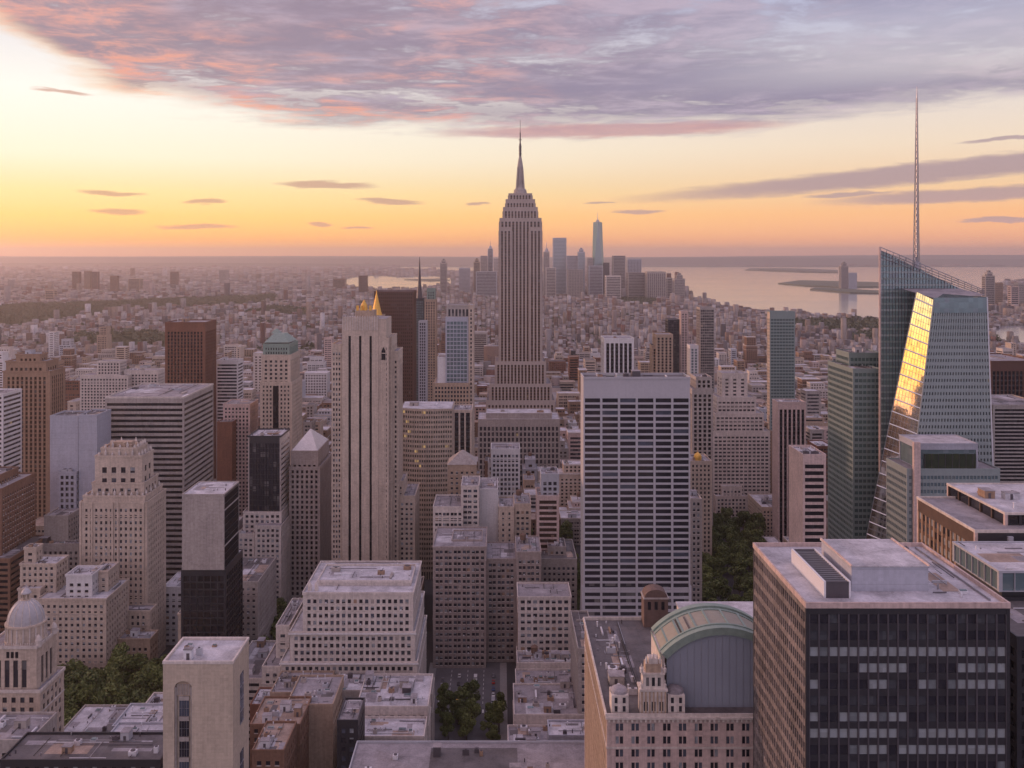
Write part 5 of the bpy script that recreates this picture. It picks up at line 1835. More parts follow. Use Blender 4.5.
# ---- cream block behind the trees
building('cream_corner_block', 'cream stone block with rows of small windows and a white penthouse behind the courtyard trees', 555,
         [(38, 106, 600, 0, 34), (18, 40, 590, 6, 30), (20, 56, 565, 12, 16), (66, 92, 576, 5, 16, {'wall': 'white_panel', 'bay': 4}), (92.5, 108, 572, 14, 16), (24, 36, 549, 16, 8)],
         style(wall='cream_stone', bay=3.5, floor=3.6, pier=.52, span=.48, ledge=.4, roof='roof_pale'), vb=680, npane=100, roofn=3, seed=61)
building('shaded_terrace_block', 'stone block with terraces at the foot of the crowned tower', 572, [(118, 150, 640, 0, 13)],
         style(wall='tan_stone', bay=3.3, floor=3.7, pier=.5, span=.45, ledge=.4), vb=700, npane=60, roofn=4, seed=62)
building('pale_hall', 'low pale block with a bright roof between the crowned tower and the black base', 640, [(163, 190, 588, 0, 30, {'wall': 'white_panel'}), (150, 168, 600, 14, 22)],
         style(wall='pale_stone', bay=3.6, floor=3.8, pier=.5, span=.5, roof='roof_pale'), vb=640, npane=40, roofn=3, seed=63)
building('pale_row_block', 'low cream block with one row of tall windows beyond the leafy courtyard', 560, [(178, 224, 615, 0, 36)],
         style(wall='cream_stone', bay=3.6, floor=4.2, pier=.5, span=.4, roof='roof_pale', ledge=.4), vb=665, npane=60, roofn=10, seed=64)
building('grey_brown_block', 'grey-brown apartment block with close rows of windows under the blank concrete block', 600, [(190, 236, 596, 26, 40), (222, 258, 583, 4, 50)],
         style(wall='grey_stone', bay=3.3, floor=3.6, pier=.5, span=.48, roof='roof_dark'), vb=665, npane=80, roofn=5, seed=65)
building('pale_slab_block', 'narrow pale slab with banded flank behind the arched window tower', 510, [(228, 262, 680, 0, 50)],
         style(wall='pale_stone', bay=3.6, floor=3.6, pier=.3, span=.5, kind='band'), vb=720, roofn=3, seed=66)

# ---- low roofs along the bottom
ROOFS = dict(ledge=.25, par=.9)
def low(name, label, Y, tiers, wall, roof, n, seed, vb=768, size=.8, npane=20, tank=0):
    return building(name, label, Y, tiers, style(wall=wall, bay=3.4, floor=3.8, pier=.5, span=.48, roof=roof, par=.9, allroofs=True), vb=vb, npane=npane, roofn=n, seed=seed, csize=size, tank=tank)


low('flat_roof_building', 'wide low building with a bare blue-grey flat roof crossing the foot of the avenue', 345, [(338, 618, 808, 0, 46)], 'grey_panel', 'roof_grey', 14, 71, size=.7)
low('long_roof_block', 'long low block with a cluttered patchwork roof beside the avenue', 444, [(508, 592, 752, 0, 24), (514, 588, 716, 25, 34), (516, 580, 690, 60, 24), (517, 577, 664, 85, 16)], 'pale_stone', 'roof_grey', 26, 72, size=.9, tank=1)
low('blue_box_building', 'small blue-grey box building with a bright roof edge by the long cluttered roof', 425, [(549, 598, 737, 0, 14)], 'blue_panel', 'roof_pale', 3, 73)
low('pale_roof_block', 'low block with bright pale roof terraces west of the street trees', 420, [(352, 424, 738, 0, 18), (356, 428, 708, 19, 34)], 'pale_stone', 'roof_pale', 12, 74)
low('dark_stair_house', 'dark slanted stair tower standing on the edge of the bright terraces', 396, [(337, 358, 722, 0, 20)], 'dark_panel', 'roof_grey', 1, 75)
low('tan_party_wall_block', 'tan block with a bare party wall and an untidy roof', 430, [(286, 333, 706, 0, 30, {'blank': 'f'}), (270, 326, 694, 32, 24)], 'tan_stone', 'roof_grey', 14, 76, npane=0)
low('brown_roof_house', 'narrow building with brown roofs beside the plain limestone tower', 385, [(252, 284, 752, 0, 24), (250, 300, 726, 26, 26)], 'brown_brick', 'roof_tan', 9, 77)
low('red_roof_house', 'low building with a terracotta red wall behind the brown roofed one', 455, [(250, 282, 706, 0, 18, {'blank': 'f', 'wall': 'red_brick'})], 'grey_stone', 'roof_pale', 3, 78, npane=0)
low('pale_shed_block', 'low building with one big tilted pale roof in front of the courtyard trees', 430, [(56, 118, 738, 0, 30)], 'grey_stone', 'roof_pale', 6, 79)
low('white_shed', 'small pale two storey building at the edge of the courtyard trees', 440, [(143, 164, 708, 0, 14)], 'pale_stone', 'roof_pale', 1, 80)
low('terrace_block', 'building with overlapping pale roof slabs beside the plain limestone tower', 370, [(96, 176, 752, 0, 22), (112, 172, 728, 24, 20)], 'grey_panel', 'roof_pale', 10, 81)
low('dark_roof_block', 'low building with a dark roof and copper edged hatch at the bottom edge', 345, [(0, 160, 762, 0, 20)], 'dark_panel', 'roof_dark', 7, 82)
low('corner_roof_block', 'low pale roofed building in front of the domed corner tower', 362, [(-40, 30, 742, 0, 22)], 'grey_stone', 'roof_grey', 5, 83)
low('street_corner_house', 'low brown house between the avenue and the verdigris roofed building', 470, [(578, 597, 650, 0, 50)], 'grey_stone', 'roof_dark', 4, 84)
low('courtyard_house', 'low house with untidy roofs inside the courtyard', 500, [(100, 140, 718, 0, 20)], 'tan_stone', 'roof_tan', 5, 85)
low('grey_house', 'small grey flat-roofed house tucked beside the white terraced offices', 455, [(333, 380, 692, 0, 20), (384, 432, 696, 2, 18)], 'grey_stone', 'roof_pale', 12, 86)


# ---- east side
building('green_glass_tower', 'dull green glass tower standing against the faceted crystal tower', 650, [(853, 881, 370, 0, 50), (849, 882, 354, 22, 26)],
         style(wall='green_metal', bay=2.8, floor=4.0, pier=.14, span=.42, core='glass_green', kind='punch', roof='roof_grey'), vb=540, roofn=2, seed=91)
building('green_edge_tower', 'far dark green glass tower with one golden sunlit edge', 1200, [(770, 795, 312, 0, 14, {'side': dict(wall='cream_stone', pier=.5)})],  # pale flank: the golden glint on the glass is put into its wall colour
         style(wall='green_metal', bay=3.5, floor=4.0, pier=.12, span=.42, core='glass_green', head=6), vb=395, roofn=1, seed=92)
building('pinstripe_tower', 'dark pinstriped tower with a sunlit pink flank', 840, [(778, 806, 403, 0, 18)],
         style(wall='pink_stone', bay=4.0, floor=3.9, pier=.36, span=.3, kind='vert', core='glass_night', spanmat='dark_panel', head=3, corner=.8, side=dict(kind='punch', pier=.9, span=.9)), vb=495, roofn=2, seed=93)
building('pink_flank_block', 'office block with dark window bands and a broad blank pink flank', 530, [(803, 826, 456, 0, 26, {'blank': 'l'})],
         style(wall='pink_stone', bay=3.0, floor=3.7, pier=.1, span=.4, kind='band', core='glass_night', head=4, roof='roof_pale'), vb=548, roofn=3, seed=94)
building('dark_ribbed_block', 'very dark ribbed office slab beyond the crystal tower', 760, [(991, 1040, 362, 0, 60)],
         style(wall='dark_brown', bay=3.0, floor=4, pier=.3, span=.3, kind='vert', core='glass_night', spanmat='dark_panel', head=5), vb=480, roofn=1, seed=95)
building('grey_louvre_block', 'grey slab with fine close horizontal lines at the edge of the view', 680, [(993, 1050, 406, 0, 50)],
         style(wall='grey_stone', bay=30, floor=2.6, pier=.02, span=.4, kind='band', core='glass_night', head=2), vb=480, roofn=0, seed=96)


def copper_block():
    Y = 330.0
    root = empty('copper_block', (X(1000, Y), Y, 0), 'dark office block with copper toned window panels on its long flank and stepped pale roofs', 'building')
    mb, rb = MB(), MB()
    cells = []
    st = style(wall='dark_panel', bay=4.4, floor=4.0, pier=.2, span=.2, kind='vert', core='glass_night', trim='pale_stone', cornermat='pink_stone', roof='roof_grey', panes='l',
               side=dict(kind='punch', wall='copper_panel', piermat='tan_brick', bay=3.3, pier=.36, span=.34, core='glass_brown'))
    tier(mb, rb, X(975, Y), X(1090, Y), Y, Y + 46, 0, Z(532, Y), st, cells, par=.7)
    tier(mb, rb, X(1005, Y + 8), X(1100, Y + 8), Y + 8, Y + 52, Z(532, Y) - .5, Z(514, Y + 8), dict(st, roof='roof_pale', side=dict(kind='vert', wall='copper_panel', bay=9, pier=.08, span=.1, floor=9, core='glass_brown', head=.8)), None, par=.5)
    mb.build('wall', root)
    rb.build('roof', root)
    panes(root, cells, 100, (('pane_clear', 3), ('pane_sky', 2), ('pane_blind', 2)), 740)
    note(X(975, Y), X(1090, Y), Y, Y + 50, Z(514, Y), 770)
    clutter(root, X(1012, Y + 8), X(1060, Y + 8), Y + 14, Y + 46, Z(514, Y + 8), 8, 97, .9)
    mb = MB()
    mb.box(X(1007, Y) , X(1012, Y), Y - 1.0, Y - .05, 0, Z(536, Y), 'grey_panel')
    mb.build('pilaster', root)


copper_block()
building('teal_glass_block', 'low block with a teal glass upper floor below the copper panelled block', 292, [(999, 1120, 572, 0, 30, {'z0': Z(592, 292), 'core': 'glass_teal', 'bay': 4, 'pier': .06, 'span': .05, 'floor': 6}), (1002, 1120, 593, 1, 28, {'wall': 'dark_panel', 'core': 'glass_green'})],
         style(wall='grey_panel', bay=3.2, floor=4, pier=.2, span=.3, core='glass_night', roof='roof_pale', par=.4), vb=768, npane=0, roofn=0, seed=98)
building('dark_edge_block', 'dark glass block beside the black slab at the edge of the view', 262, [(1017, 1120, 640, 0, 30)],
         style(wall='dark_panel', bay=3.0, floor=3.9, pier=.2, span=.4, core='glass_night', roof='roof_dark'), vb=768, roofn=0, seed=99)

building('white_striped_block', 'white block with bold dark vertical stripes above the white grid tower', 1000, [(604, 634, 339, 0, 32)],
         style(wall='white_panel', bay=4.9, floor=4, pier=.32, span=.3, kind='vert', core='glass_night', spanmat='dark_panel', head=4, corner=1.6), vb=375, roofn=1, seed=100)
building('tan_striped_tower', 'tan stone tower with vertical stripes beyond the white grid tower', 1300, [(656, 673, 335, 0, 30), (652, 657, 346, 6, 22)],
         style(wall='tan_stone', bay=4.9, floor=4, pier=.5, span=.3, kind='vert', core='glass_night'), vb=375, roofn=1)
building('black_glass_tower', 'slim black tower just behind the tan striped tower', 1450, [(668, 679.5, 320, 0, 24)],
         style(wall='dark_panel', bay=3.9, floor=4, pier=.2, span=.3), vb=375, roofn=0)
building('tall_dark_tower', 'tall dark grey tower with fine grid standing above the low city', 1400, [(700, 714.5, 308, 0, 26)],
         style(wall='grey_stone', bay=2.6, floor=4, pier=.15, span=.25, core='glass_dark'), vb=375, roofn=0)
building('brick_topped_tower', 'slender brick tower with a lit orange top beside the tall dark tower', 1500, [(681, 688, 312, 0, 18), (677, 692, 335, 2, 24)],
         style(wall='pink_stone', bay=3.6, floor=4, pier=.5, span=.4), vb=375, roofn=0)
building('white_edge_tower', 'narrow white and dark tower between brick topped and tall dark towers', 1350, [(690, 698.5, 346, 0, 22)],
         style(wall='white_panel', bay=5, floor=4, pier=.4, span=.3, kind='vert', core='glass_blue'), vb=380, roofn=0)
building('stone_ribbed_block', 'brown-grey stone block with closely ribbed front hugging the white grid tower', 850, [(692, 713, 390, 0, 40), (696, 712, 378, 6, 26)],
         style(wall='grey_stone', bay=3.9, floor=3.9, pier=.42, span=.35, kind='vert', core='glass_night'), vb=490, roofn=2, seed=101)
building('white_stepped_tower', 'white ziggurat tower with ribbon windows narrowing towards its top', 950,
         [(713, 770, 432, -6, 40), (715, 764, 414, -3, 34), (717, 756, 398, 0, 30), (722, 747.5, 374, 4, 22, {'bay': 8, 'pier': .6})],
         style(wall='pale_stone', bay=4.1, floor=3.7, pier=.28, span=.5, core='glass_dark'), vb=470, npane=0, roofn=2, seed=102)
building('brown_office_block', 'brown office block with fine window rows beside the pinstriped tower', 1010, [(744, 772, 432, 0, 34), (748, 768, 424, 8, 18)],
         style(wall='tan_brick', bay=2.9, floor=3.6, pier=.3, span=.4), vb=498, npane=80, roofn=3, seed=103)
building('dome_stub_tower', 'round topped brown stone tower close against the white grid tower', 640, [(690.5, 702, 500, 0, 22)],
         style(wall='grey_stone', bay=3.0, floor=3.8, pier=.45, span=.4), vb=590, npane=20, roofn=1, seed=104)
building('white_gable_block', 'small white block with stepped gable roof by the park edge', 935, [(716, 747, 497, 0, 30), (722, 742, 487, 3, 20)],
         style(wall='pale_stone', bay=3.4, floor=3.7, pier=.4, span=.4, roof='roof_pale'), vb=530, npane=40, roofn=2, seed=105)
building('cream_park_block', 'cream block along the park under the pinstriped tower', 880, [(762, 792, 508, 0, 50)],
         style(wall='cream_stone', bay=3.3, floor=3.6, pier=.45, span=.42, roof='roof_pale', panes='fl'), vb=545, npane=80, roofn=4, seed=106)
building('cream_middle_block', 'cream apartment slab between the ribbed block and the brown office block', 1000, [(718, 745, 462, 0, 40), (712, 722, 480, -8, 20)],
         style(wall='cream_stone', bay=3.3, floor=3.6, pier=.45, span=.42), vb=500, roofn=3, seed=107)
r_, i_ = building('gold_domed_block', 'stone block with a small gilded dome beside the white grid tower', 800, [(690, 712, 462, 0, 30)],
                  style(wall='cream_stone', bay=3.4, floor=3.7, pier=.5, span=.42), vb=510, roofn=2, seed=108)
mb = MB()
a, b, c, d, z = i_[0]
mb.lathe(a + 8, c + 8, [(3.4, z), (3.4, z + 2.5), (3.0, z + 4), (1.8, z + 5.6), (.3, z + 6.6), (.1, z + 9)], 'gold_leaf', 12)
mb.build('dome', r_)
building('slope_roof_library', 'broad low hall with a long pale roof below the tallest skyscraper', 1050, [(478, 560, 420, 0, 50), (486, 552, 414, 8, 34)],
         style(wall='grey_stone', bay=4.4, floor=6, pier=.4, span=.3, kind='vert', roof='roof_pale', head=3), vb=440, roofn=3, seed=109, csize=2)

# ---- far clusters: each tower a thing
def far(name, label, u0, u1, v, Y, wall, core='glass_dark', top=None, kind='vert', cat='tower', group=None):
    x0, x1, z = X(u0, Y), X(u1, Y), Z(v, Y)
    root = None
    mb = MB()
    st = style(wall=wall, bay=max(5, (x1 - x0) / 9), floor=9, pier=.4, span=.35, kind=kind, core=core, corner=2)
    tier(mb, None, x0, x1, Y, Y + max(30, (x1 - x0) * .8), 0, z, st, None, par=2)
    cx, cyy = (x0 + x1) / 2, Y + 20
    w = (x1 - x0) / 2
    if top == 'spire': mb.lathe(cx, cyy, [(w * .8, z), (w * .45, z + w), (2.5, z + w * 1.3), (.8, z + w * 3.4)], 'steel', 8)
    if top == 'step':
        tier(mb, None, x0 + w * .4, x1 - w * .4, Y + 4, Y + 28, z - 1, z + w * .7, st, None, par=2)
        tier(mb, None, x0 + w * .7, x1 - w * .7, Y + 8, Y + 24, z + w * .7, z + w * 1.1, st, None, par=2)
    if top == 'pyramid': pyramid(mb, x0 + 1, x1 - 1, Y + 1, Y + 29, z + 2, z + w * 1.3, 'copper_green')
    o = mb.build(name, None, ((x0 + x1) / 2, Y, 0))
    tag(o, label, cat, group)
    note(x0, x1, Y, Y + 40, z, 300)


def world_tower():
    Y = 6100.0
    root = empty('tapered_glass_tower', (X(598, Y), Y, 0), 'tapered blue glass skyscraper with a spire, tallest of the far downtown cluster', 'tower')
    mb = MB()
    w, zt, zb = (X(604.5, Y) - X(592, Y)) / 2, Z(222, Y), 60
    cx, cyy = X(598.3, Y), Y + w
    sq = [(cx - w, cyy - w), (cx + w, cyy - w), (cx + w, cyy + w), (cx - w, cyy + w)]
    mb.prism(sq, 0, zb, 'blue_panel')
    d = w * .72
    tp = [(cx, cyy - d), (cx + d, cyy), (cx, cyy + d), (cx - d, cyy)]
    for i in range(4):
        a, b = sq[i], sq[(i + 1) % 4]
        mb.poly([(*a, zb), (*b, zb), (*tp[i], zt)], 'glass_blue')
        mb.poly([(*b, zb), (*tp[(i + 1) % 4], zt), (*tp[i], zt)], 'glass_blue')
    mb.poly([(*p, zt) for p in tp], 'roof_grey')
    mb.build('shaft', root)
    mb = MB()
    mb.lathe(cx, cyy, [(14, zt), (9, zt + 12), (3, zt + 18), (2.4, zt + 30), (.8, zt + 66)], 'steel', 8)
    mb.build('spire', root)
    note(cx - w, cx + w, Y, Y + 2 * w, zt, 300)


world_tower()
DT = [  # u0, u1, v, Y, wall, top, words
    (440, 447, 263, 6400, 'grey_stone', 'step', 'small stepped grey tower at the west end of the far cluster'),
    (459, 470, 268, 6500, 'grey_panel', None, 'low broad tower west of the far cluster beside the inlet'),
    (473.5, 480, 262, 6300, 'tan_stone', 'step', 'brownish stepped tower in the far cluster'),
    (480.5, 487.5, 256, 6200, 'grey_stone', None, 'flat topped grey tower in the far cluster hugging the stepped one'),
    (487.8, 493, 249, 6250, 'grey_panel', 'spire', 'spired slim tower just beside the tallest skyscraper'),
    (493.5, 500, 258, 6100, 'pale_stone', None, 'pale slab touching the shaft of the tallest skyscraper'),
    (476, 497, 272, 5900, 'grey_panel', None, 'broad grey block at the foot of the far spired tower'),
    (543.5, 549.5, 252, 6000, 'grey_stone', 'spire', 'narrow spiky grey tower on the far side of the tallest skyscraper'),
    (553, 566.5, 238, 6200, 'blue_panel', None, 'broad pale blue tower second highest of the far cluster'),
    (567, 577.5, 256, 6050, 'grey_panel', None, 'square grey tower between two blue far towers'),
    (577.8, 585, 252, 6000, 'blue_panel', 'step', 'slim blue stepped tower of the far cluster'),
    (587.5, 593, 258, 5950, 'grey_stone', None, 'short dark tower at the shoulder of the tapered glass one'),
    (589, 603, 266, 5850, 'grey_panel', None, 'grey block in front of the tapered glass tower'),
    (603.5, 609.5, 263, 5900, 'dark_panel', None, 'dark slim block beside the tapered glass tower foot'),
    (613, 625.5, 256, 5900, 'grey_stone', None, 'square dark grey tower standing clear beside the bay'),
    (627.5, 641.5, 259, 6200, 'grey_panel', None, 'wide grey tower behind low blocks at the bay'),
    (628, 646, 273, 5600, 'grey_stone', None, 'low grey block under the wide grey tower'),
    (647, 666, 272, 5500, 'grey_stone', None, 'broad flat grey block at the edge of the bay'),
    (667, 672.5, 278, 5350, 'grey_stone', None, 'thin grey block next to the last stepped tower by the bay'),
    (674.5, 685, 279, 5200, 'grey_stone', 'step', 'stepped grey tower last before the open bay'),
    (546, 556, 268, 5700, 'pale_stone', None, 'pale low block below the broad pale blue tower'),
    (568, 583, 270, 5600, 'grey_stone', None, 'grey low block below the slim blue stepped tower'),
    (606, 621, 276, 5400, 'pale_stone', None, 'pale low block in front of the square dark tower'),
    (499, 504, 266, 6000, 'tan_stone', None, 'tan sliver of a block half behind the tallest skyscraper'),
    (841, 848.5, 266, 7300, 'grey_stone', 'step', 'slim stepped tower on the pier land in the bay'),
    (848.8, 857, 273, 7300, 'blue_panel', None, 'blue block beside the slim stepped tower on the pier land'),
    (985.5, 995, 276, 4700, 'grey_stone', 'step', 'grey stepped tower across the bay beyond the crystal tower'),
    (995.3, 1003, 283, 4700, 'tan_brick', None, 'brownish block beside the grey stepped tower across the bay'),
    (1011, 1019, 287, 4500, 'pink_stone', None, 'pinkish round looking block near the lagoon'),
    (1018, 1028, 283, 4900, 'grey_stone', None, 'grey block at the edge of the view near the lagoon'),
    (333, 345, 279, 7200, 'brown_brick', None, 'broad brown block by the river arm'),
    (358.5, 367, 276, 6000, 'dark_brown', None, 'dark tower in front of the river arm'),
    (72, 79, 272, 6900, 'red_brick', None, 'slim reddish tower in the far western row'),
    (84, 90, 271, 6900, 'tan_brick', None, 'brown tower with level top in the far western row'),
    (91, 97.5, 272, 6900, 'red_brick', None, 'reddish tower beside the brown level one'),
    (110, 117, 276, 6500, 'brown_brick', None, 'dark brown tower east of the far western row'),
    (128, 140, 279, 6700, 'tan_stone', None, 'pale tan broad block east of the far western row'),
    (143, 150, 280, 6500, 'pink_stone', None, 'pinkish block next to the pale tan broad one'),
    (170, 177, 272, 7800, 'brown_brick', None, 'single brown tower above the dark wood'),
    (219, 227, 270, 8800, 'grey_stone', None, 'small hazy block far above the wood'),
    (45, 54, 290, 5200, 'tan_stone', None, 'tan tower at the near rim of the dark wood'),
]
for k, (u0, u1, v, Y, wall, top, lab) in enumerate(DT):
    far('far_tower', lab, u0, u1, v, Y, wall, top=top, core='glass_blue' if wall == 'blue_panel' else 'glass_dark', kind='vert' if k % 2 else 'band', group='far towers on the skyline')


# ================================================================== MID CITY: individual buildings on the street grid
PARK = [(X(694, 600), 540), (X(768, 600), 540), (X(768, 900), 925), (X(700, 900), 925)]
LEAFY = [(X(54, 500), 462), (X(172, 500), 462), (X(180, 560), 570), (X(60, 560), 550)]
TREE_SPOTS = []      # filled before the filler so that lots stay clear


def clear_of_built(x0, x1, y0, y1, gap=2.0):
    for b in BUILT:
        if x0 < b[6] + gap and x1 > b[5] - gap and y0 < b[8] + gap and y1 > b[7] - gap: return False
    cx, cyy = (x0 + x1) / 2, (y0 + y1) / 2
    if in_poly(cx, cyy, PARK) or in_poly(x0, y0, PARK) or in_poly(x1, y0, PARK) or in_poly(cx, cyy, LEAFY): return False
    if -46 < x1 and x0 < 6 and y0 < 614 and y1 > 468: return False
    if -155 < x1 and x0 < -118 and 560 < y1 and y0 < 700: return False     # trees west of the terraced offices
    if 42 < x1 and x0 < 62 and 590 < y1 and y0 < 860: return False         # leafy gap beside the grid tower
    return True


def cap_height(x0, x1, y0, y1, h):
    """keep a lot low enough that it does not hide what the photograph shows of the landmarks"""
    u0_, u1_ = U0 + min(x0 / y0, x0 / y1) * FPX, U0 + max(x1 / y0, x1 / y1) * FPX
    for b in BUILT:
        if b[3] <= y0 or b[1] < u0_ or b[0] > u1_: continue
        vb = b[4]
        if vb < 305: continue
        h = min(h, CAMH - (vb - V0 + 2) * y0 / FPX)
    # trees and the avenue stay in view
    for (ua, ub, v, ymax) in ((696, 756, 560, 800), (300, 328, 545, 640), (560, 580, 500, 640), (480, 500, 462, 900)):
        if u1_ > ua and u0_ < ub and y0 < ymax: h = min(h, CAMH - (v - V0) * y0 / FPX)
    return h


lots = []
fr_ = random.Random(77)
y = 475.0
row = 0
while y < 2300:
    deep = 27 + 3 * (row % 2)
    xw = 0.62 * y + 60
    x = -xw + fr_.uniform(0, 12)
    while x < xw:
        w = fr_.choice((12, 16, 20, 24, 30, 36)) * fr_.uniform(.85, 1.15)
        ave = x % 270
        if ave < 24:
            x += 24 - ave
            continue
        base = fr_.lognormvariate(3.25 if y < 900 else 3.0, .42)
        if fr_.random() < .10: base *= fr_.uniform(1.5, 2.4)
        if y > 1200: base *= .85
        lots.append([x, x + w - .6, y, y + deep * fr_.uniform(.8, 1.0), min(base, 120)])
        x += w
    y += deep + (3 if row % 2 == 0 else 17)
    row += 1
ok = []
for l in lots:
    if not clear_of_built(l[0], l[1], l[2], l[3]): continue
    l[4] = cap_height(*l)
    if l[4] < 7: l[4] = max(l[4], 5) if l[4] > 0 else 0
    if l[4] <= 0: continue
    if in_poly(l[0], l[2], BAY) or in_poly(l[1], l[3], BAY): continue
    ok.append(l)
# what is seen of every lot: walk from near to far keeping the highest edge per picture column
top = np.full(1100, 800.0)
ev = [(b[3], 'b', b) for b in BUILT if b[4] > 305] + [(l[2], 'l', l) for l in ok]
ev.sort(key=lambda e: e[0])
seen = []
for Yn, t_, o in ev:
    if t_ == 'b': u0_, u1_, v_ = o[0], o[1], o[2]
    else:
        u0_, u1_ = U0 + min(o[0] / o[2], o[0] / o[3]) * FPX, U0 + max(o[1] / o[2], o[1] / o[3]) * FPX
        v_ = V0 + (CAMH - o[4]) * FPX / o[2]
    a, b = max(0, int(u0_)), min(1024, int(u1_) + 1)
    if b <= a:
        if t_ == 'l': o.append(0)
        continue
    gain = np.clip(np.minimum(top[a:b], 768) - v_, 0, None).sum()
    if t_ == 'l': o.append(float(gain))
    top[a:b] = np.minimum(top[a:b], v_)
ok.sort(key=lambda l: -l[5])
N_SINGLE = 215
single, rest_lots = ok[:N_SINGLE], ok[N_SINGLE:]

WALLS = [('cream_stone', 'cream', 5), ('pale_stone', 'pale grey', 3), ('tan_stone', 'tan', 6), ('tan_brick', 'tan brick', 5), ('brown_brick', 'brown brick', 4), ('red_brick', 'red brick', 2), ('grey_stone', 'grey', 6), ('white_panel', 'white', 2), ('pink_stone', 'pinkish', 4), ('grey_panel', 'bluish grey', 2), ('dark_panel', 'dark', 1)]
WPOOL = [w for w in WALLS for _ in range(w[2])]
LMARK = [(520, 'tallest skyscraper'), (636, 'white grid tower'), (360, 'slim striped tower'), (188, 'rust-brown tower'), (276, 'copper crowned tower'), (30, 'tan corner tower'), (144, 'grey banded offices'), (455, 'blue grid tower'), (425, 'curved offices'), (707, 'tall dark tower'), (740, 'white ziggurat tower'), (792, 'pinstriped tower'), (782, 'green gold-edged tower'), (866, 'green glass tower'), (930, 'faceted crystal tower'), (1010, 'very dark ribbed slab'), (660, 'tan striped tower'), (305, 'white pyramid tower'), (237, 'white banded tower'), (394, 'red-brown slab'), (113, 'crowned stone tower'), (505, 'white grid block')]
labels = []
for k, (x0, x1, y0, y1, h, g) in enumerate(single):
    r = random.Random(1000 + k)
    wall, word, _ = r.choice(WPOOL)
    kind = r.choice(('punch', 'punch', 'punch', 'band', 'vert'))
    near = y0 < 1000
    st = style(wall=wall, bay=r.uniform(2.9, 4.2) * (1 if near else 1.4), floor=r.uniform(3.4, 4.0) * (1 if near else 1.25), pier=r.uniform(.36, .56), span=r.uniform(.4, .52), kind=kind, corner=r.uniform(.8, 2), ledge=.3,
               roof=r.choice(('roof_grey', 'roof_pale', 'roof_pale', 'roof_tan', 'roof_dark')), trim=r.choice((wall, wall, 'pale_stone')), core=r.choice(('glass_dark', 'glass_dark', 'glass_brown', 'glass_night')))
    if r.random() < .4:
        st['major'] = r.choice((2, 2, 3))
        st['bay'] *= .78
    if r.random() < .3: st['blank'] = r.choice(('r', 'l', 'rl'))
    mb, rb = MB(), MB()
    root = empty('city_building', ((x0 + x1) / 2, y0, 0), '-', 'building', 'mid-rise buildings of the city grid')
    feat = 'flat roof'
    setback = h > 28 and r.random() < .45 and (x1 - x0) > 15
    hh = h * r.uniform(.72, .86) if setback else h
    tier(mb, rb, x0, x1, y0, y1, 0, hh, st, None, par=.9)
    zt = hh
    if setback:
        a, b = x0 + (x1 - x0) * r.uniform(.08, .22), x1 - (x1 - x0) * r.uniform(.08, .22)
        tier(mb, rb, a, b, y0 + (y1 - y0) * .2, y1 - 1, hh - .2, h, st, None, par=.9)
        feat = 'stepped top'
        tx0, tx1, ty0, ty1, zt = a, b, y0 + (y1 - y0) * .2, y1 - 1, h
    else: tx0, tx1, ty0, ty1 = x0, x1, y0, y1
    mb.build('wall', root)
    rb.build('roof', root)
    q = r.random()
    if y0 < 760: roof_marks(root, tx0, tx1, ty0, ty1, zt, 900 + k)
    if y0 < 1500:
        if q < .3 and tx1 - tx0 > 8:
            water_tank(root, (tx0 + tx1) / 2, (ty0 + ty1) / 2, zt, r.uniform(.8, 1.2))
            feat = 'water tank'
        elif q < .75:
            clutter(root, tx0, tx1, ty0, ty1, zt, r.choice((2, 3, 4)), 500 + k, 1.3)
            feat = 'stepped top' if 'stepped' in feat else 'roof huts'
    st_word = {'punch': 'square windows', 'band': 'window bands', 'vert': 'vertical strips'}[kind]
    u = U0 + (x0 + x1) / 2 / y0 * FPX
    lm = min(LMARK, key=lambda t: abs(t[0] - u))
    dist = 'near' if y0 < 700 else ('some blocks beyond' if y0 < 1100 else 'far off beyond')
    side = 'east of' if u < lm[0] - 4 else ('west of' if u > lm[0] + 4 else ('before' if y0 < 640 else 'in line with'))
    size = 'low' if h < 22 else ('tall' if h > 55 else 'mid-height')
    labels.append([root, [size, word, 'block,', st_word + ',', feat + ',', side, 'the', lm[1]], y0, dist])
cnt = {}
for L in labels: cnt.setdefault(' '.join(L[1]), []).append(L)
ORD = ['first', 'second', 'third', 'fourth', 'fifth', 'sixth', 'seventh', 'eighth']
for key, Ls in cnt.items():
    Ls.sort(key=lambda L: L[2])
    for n_, L in enumerate(Ls):
        L[0]['label'] = key if len(Ls) == 1 else ORD[min(n_, 7)] + ' ' + key


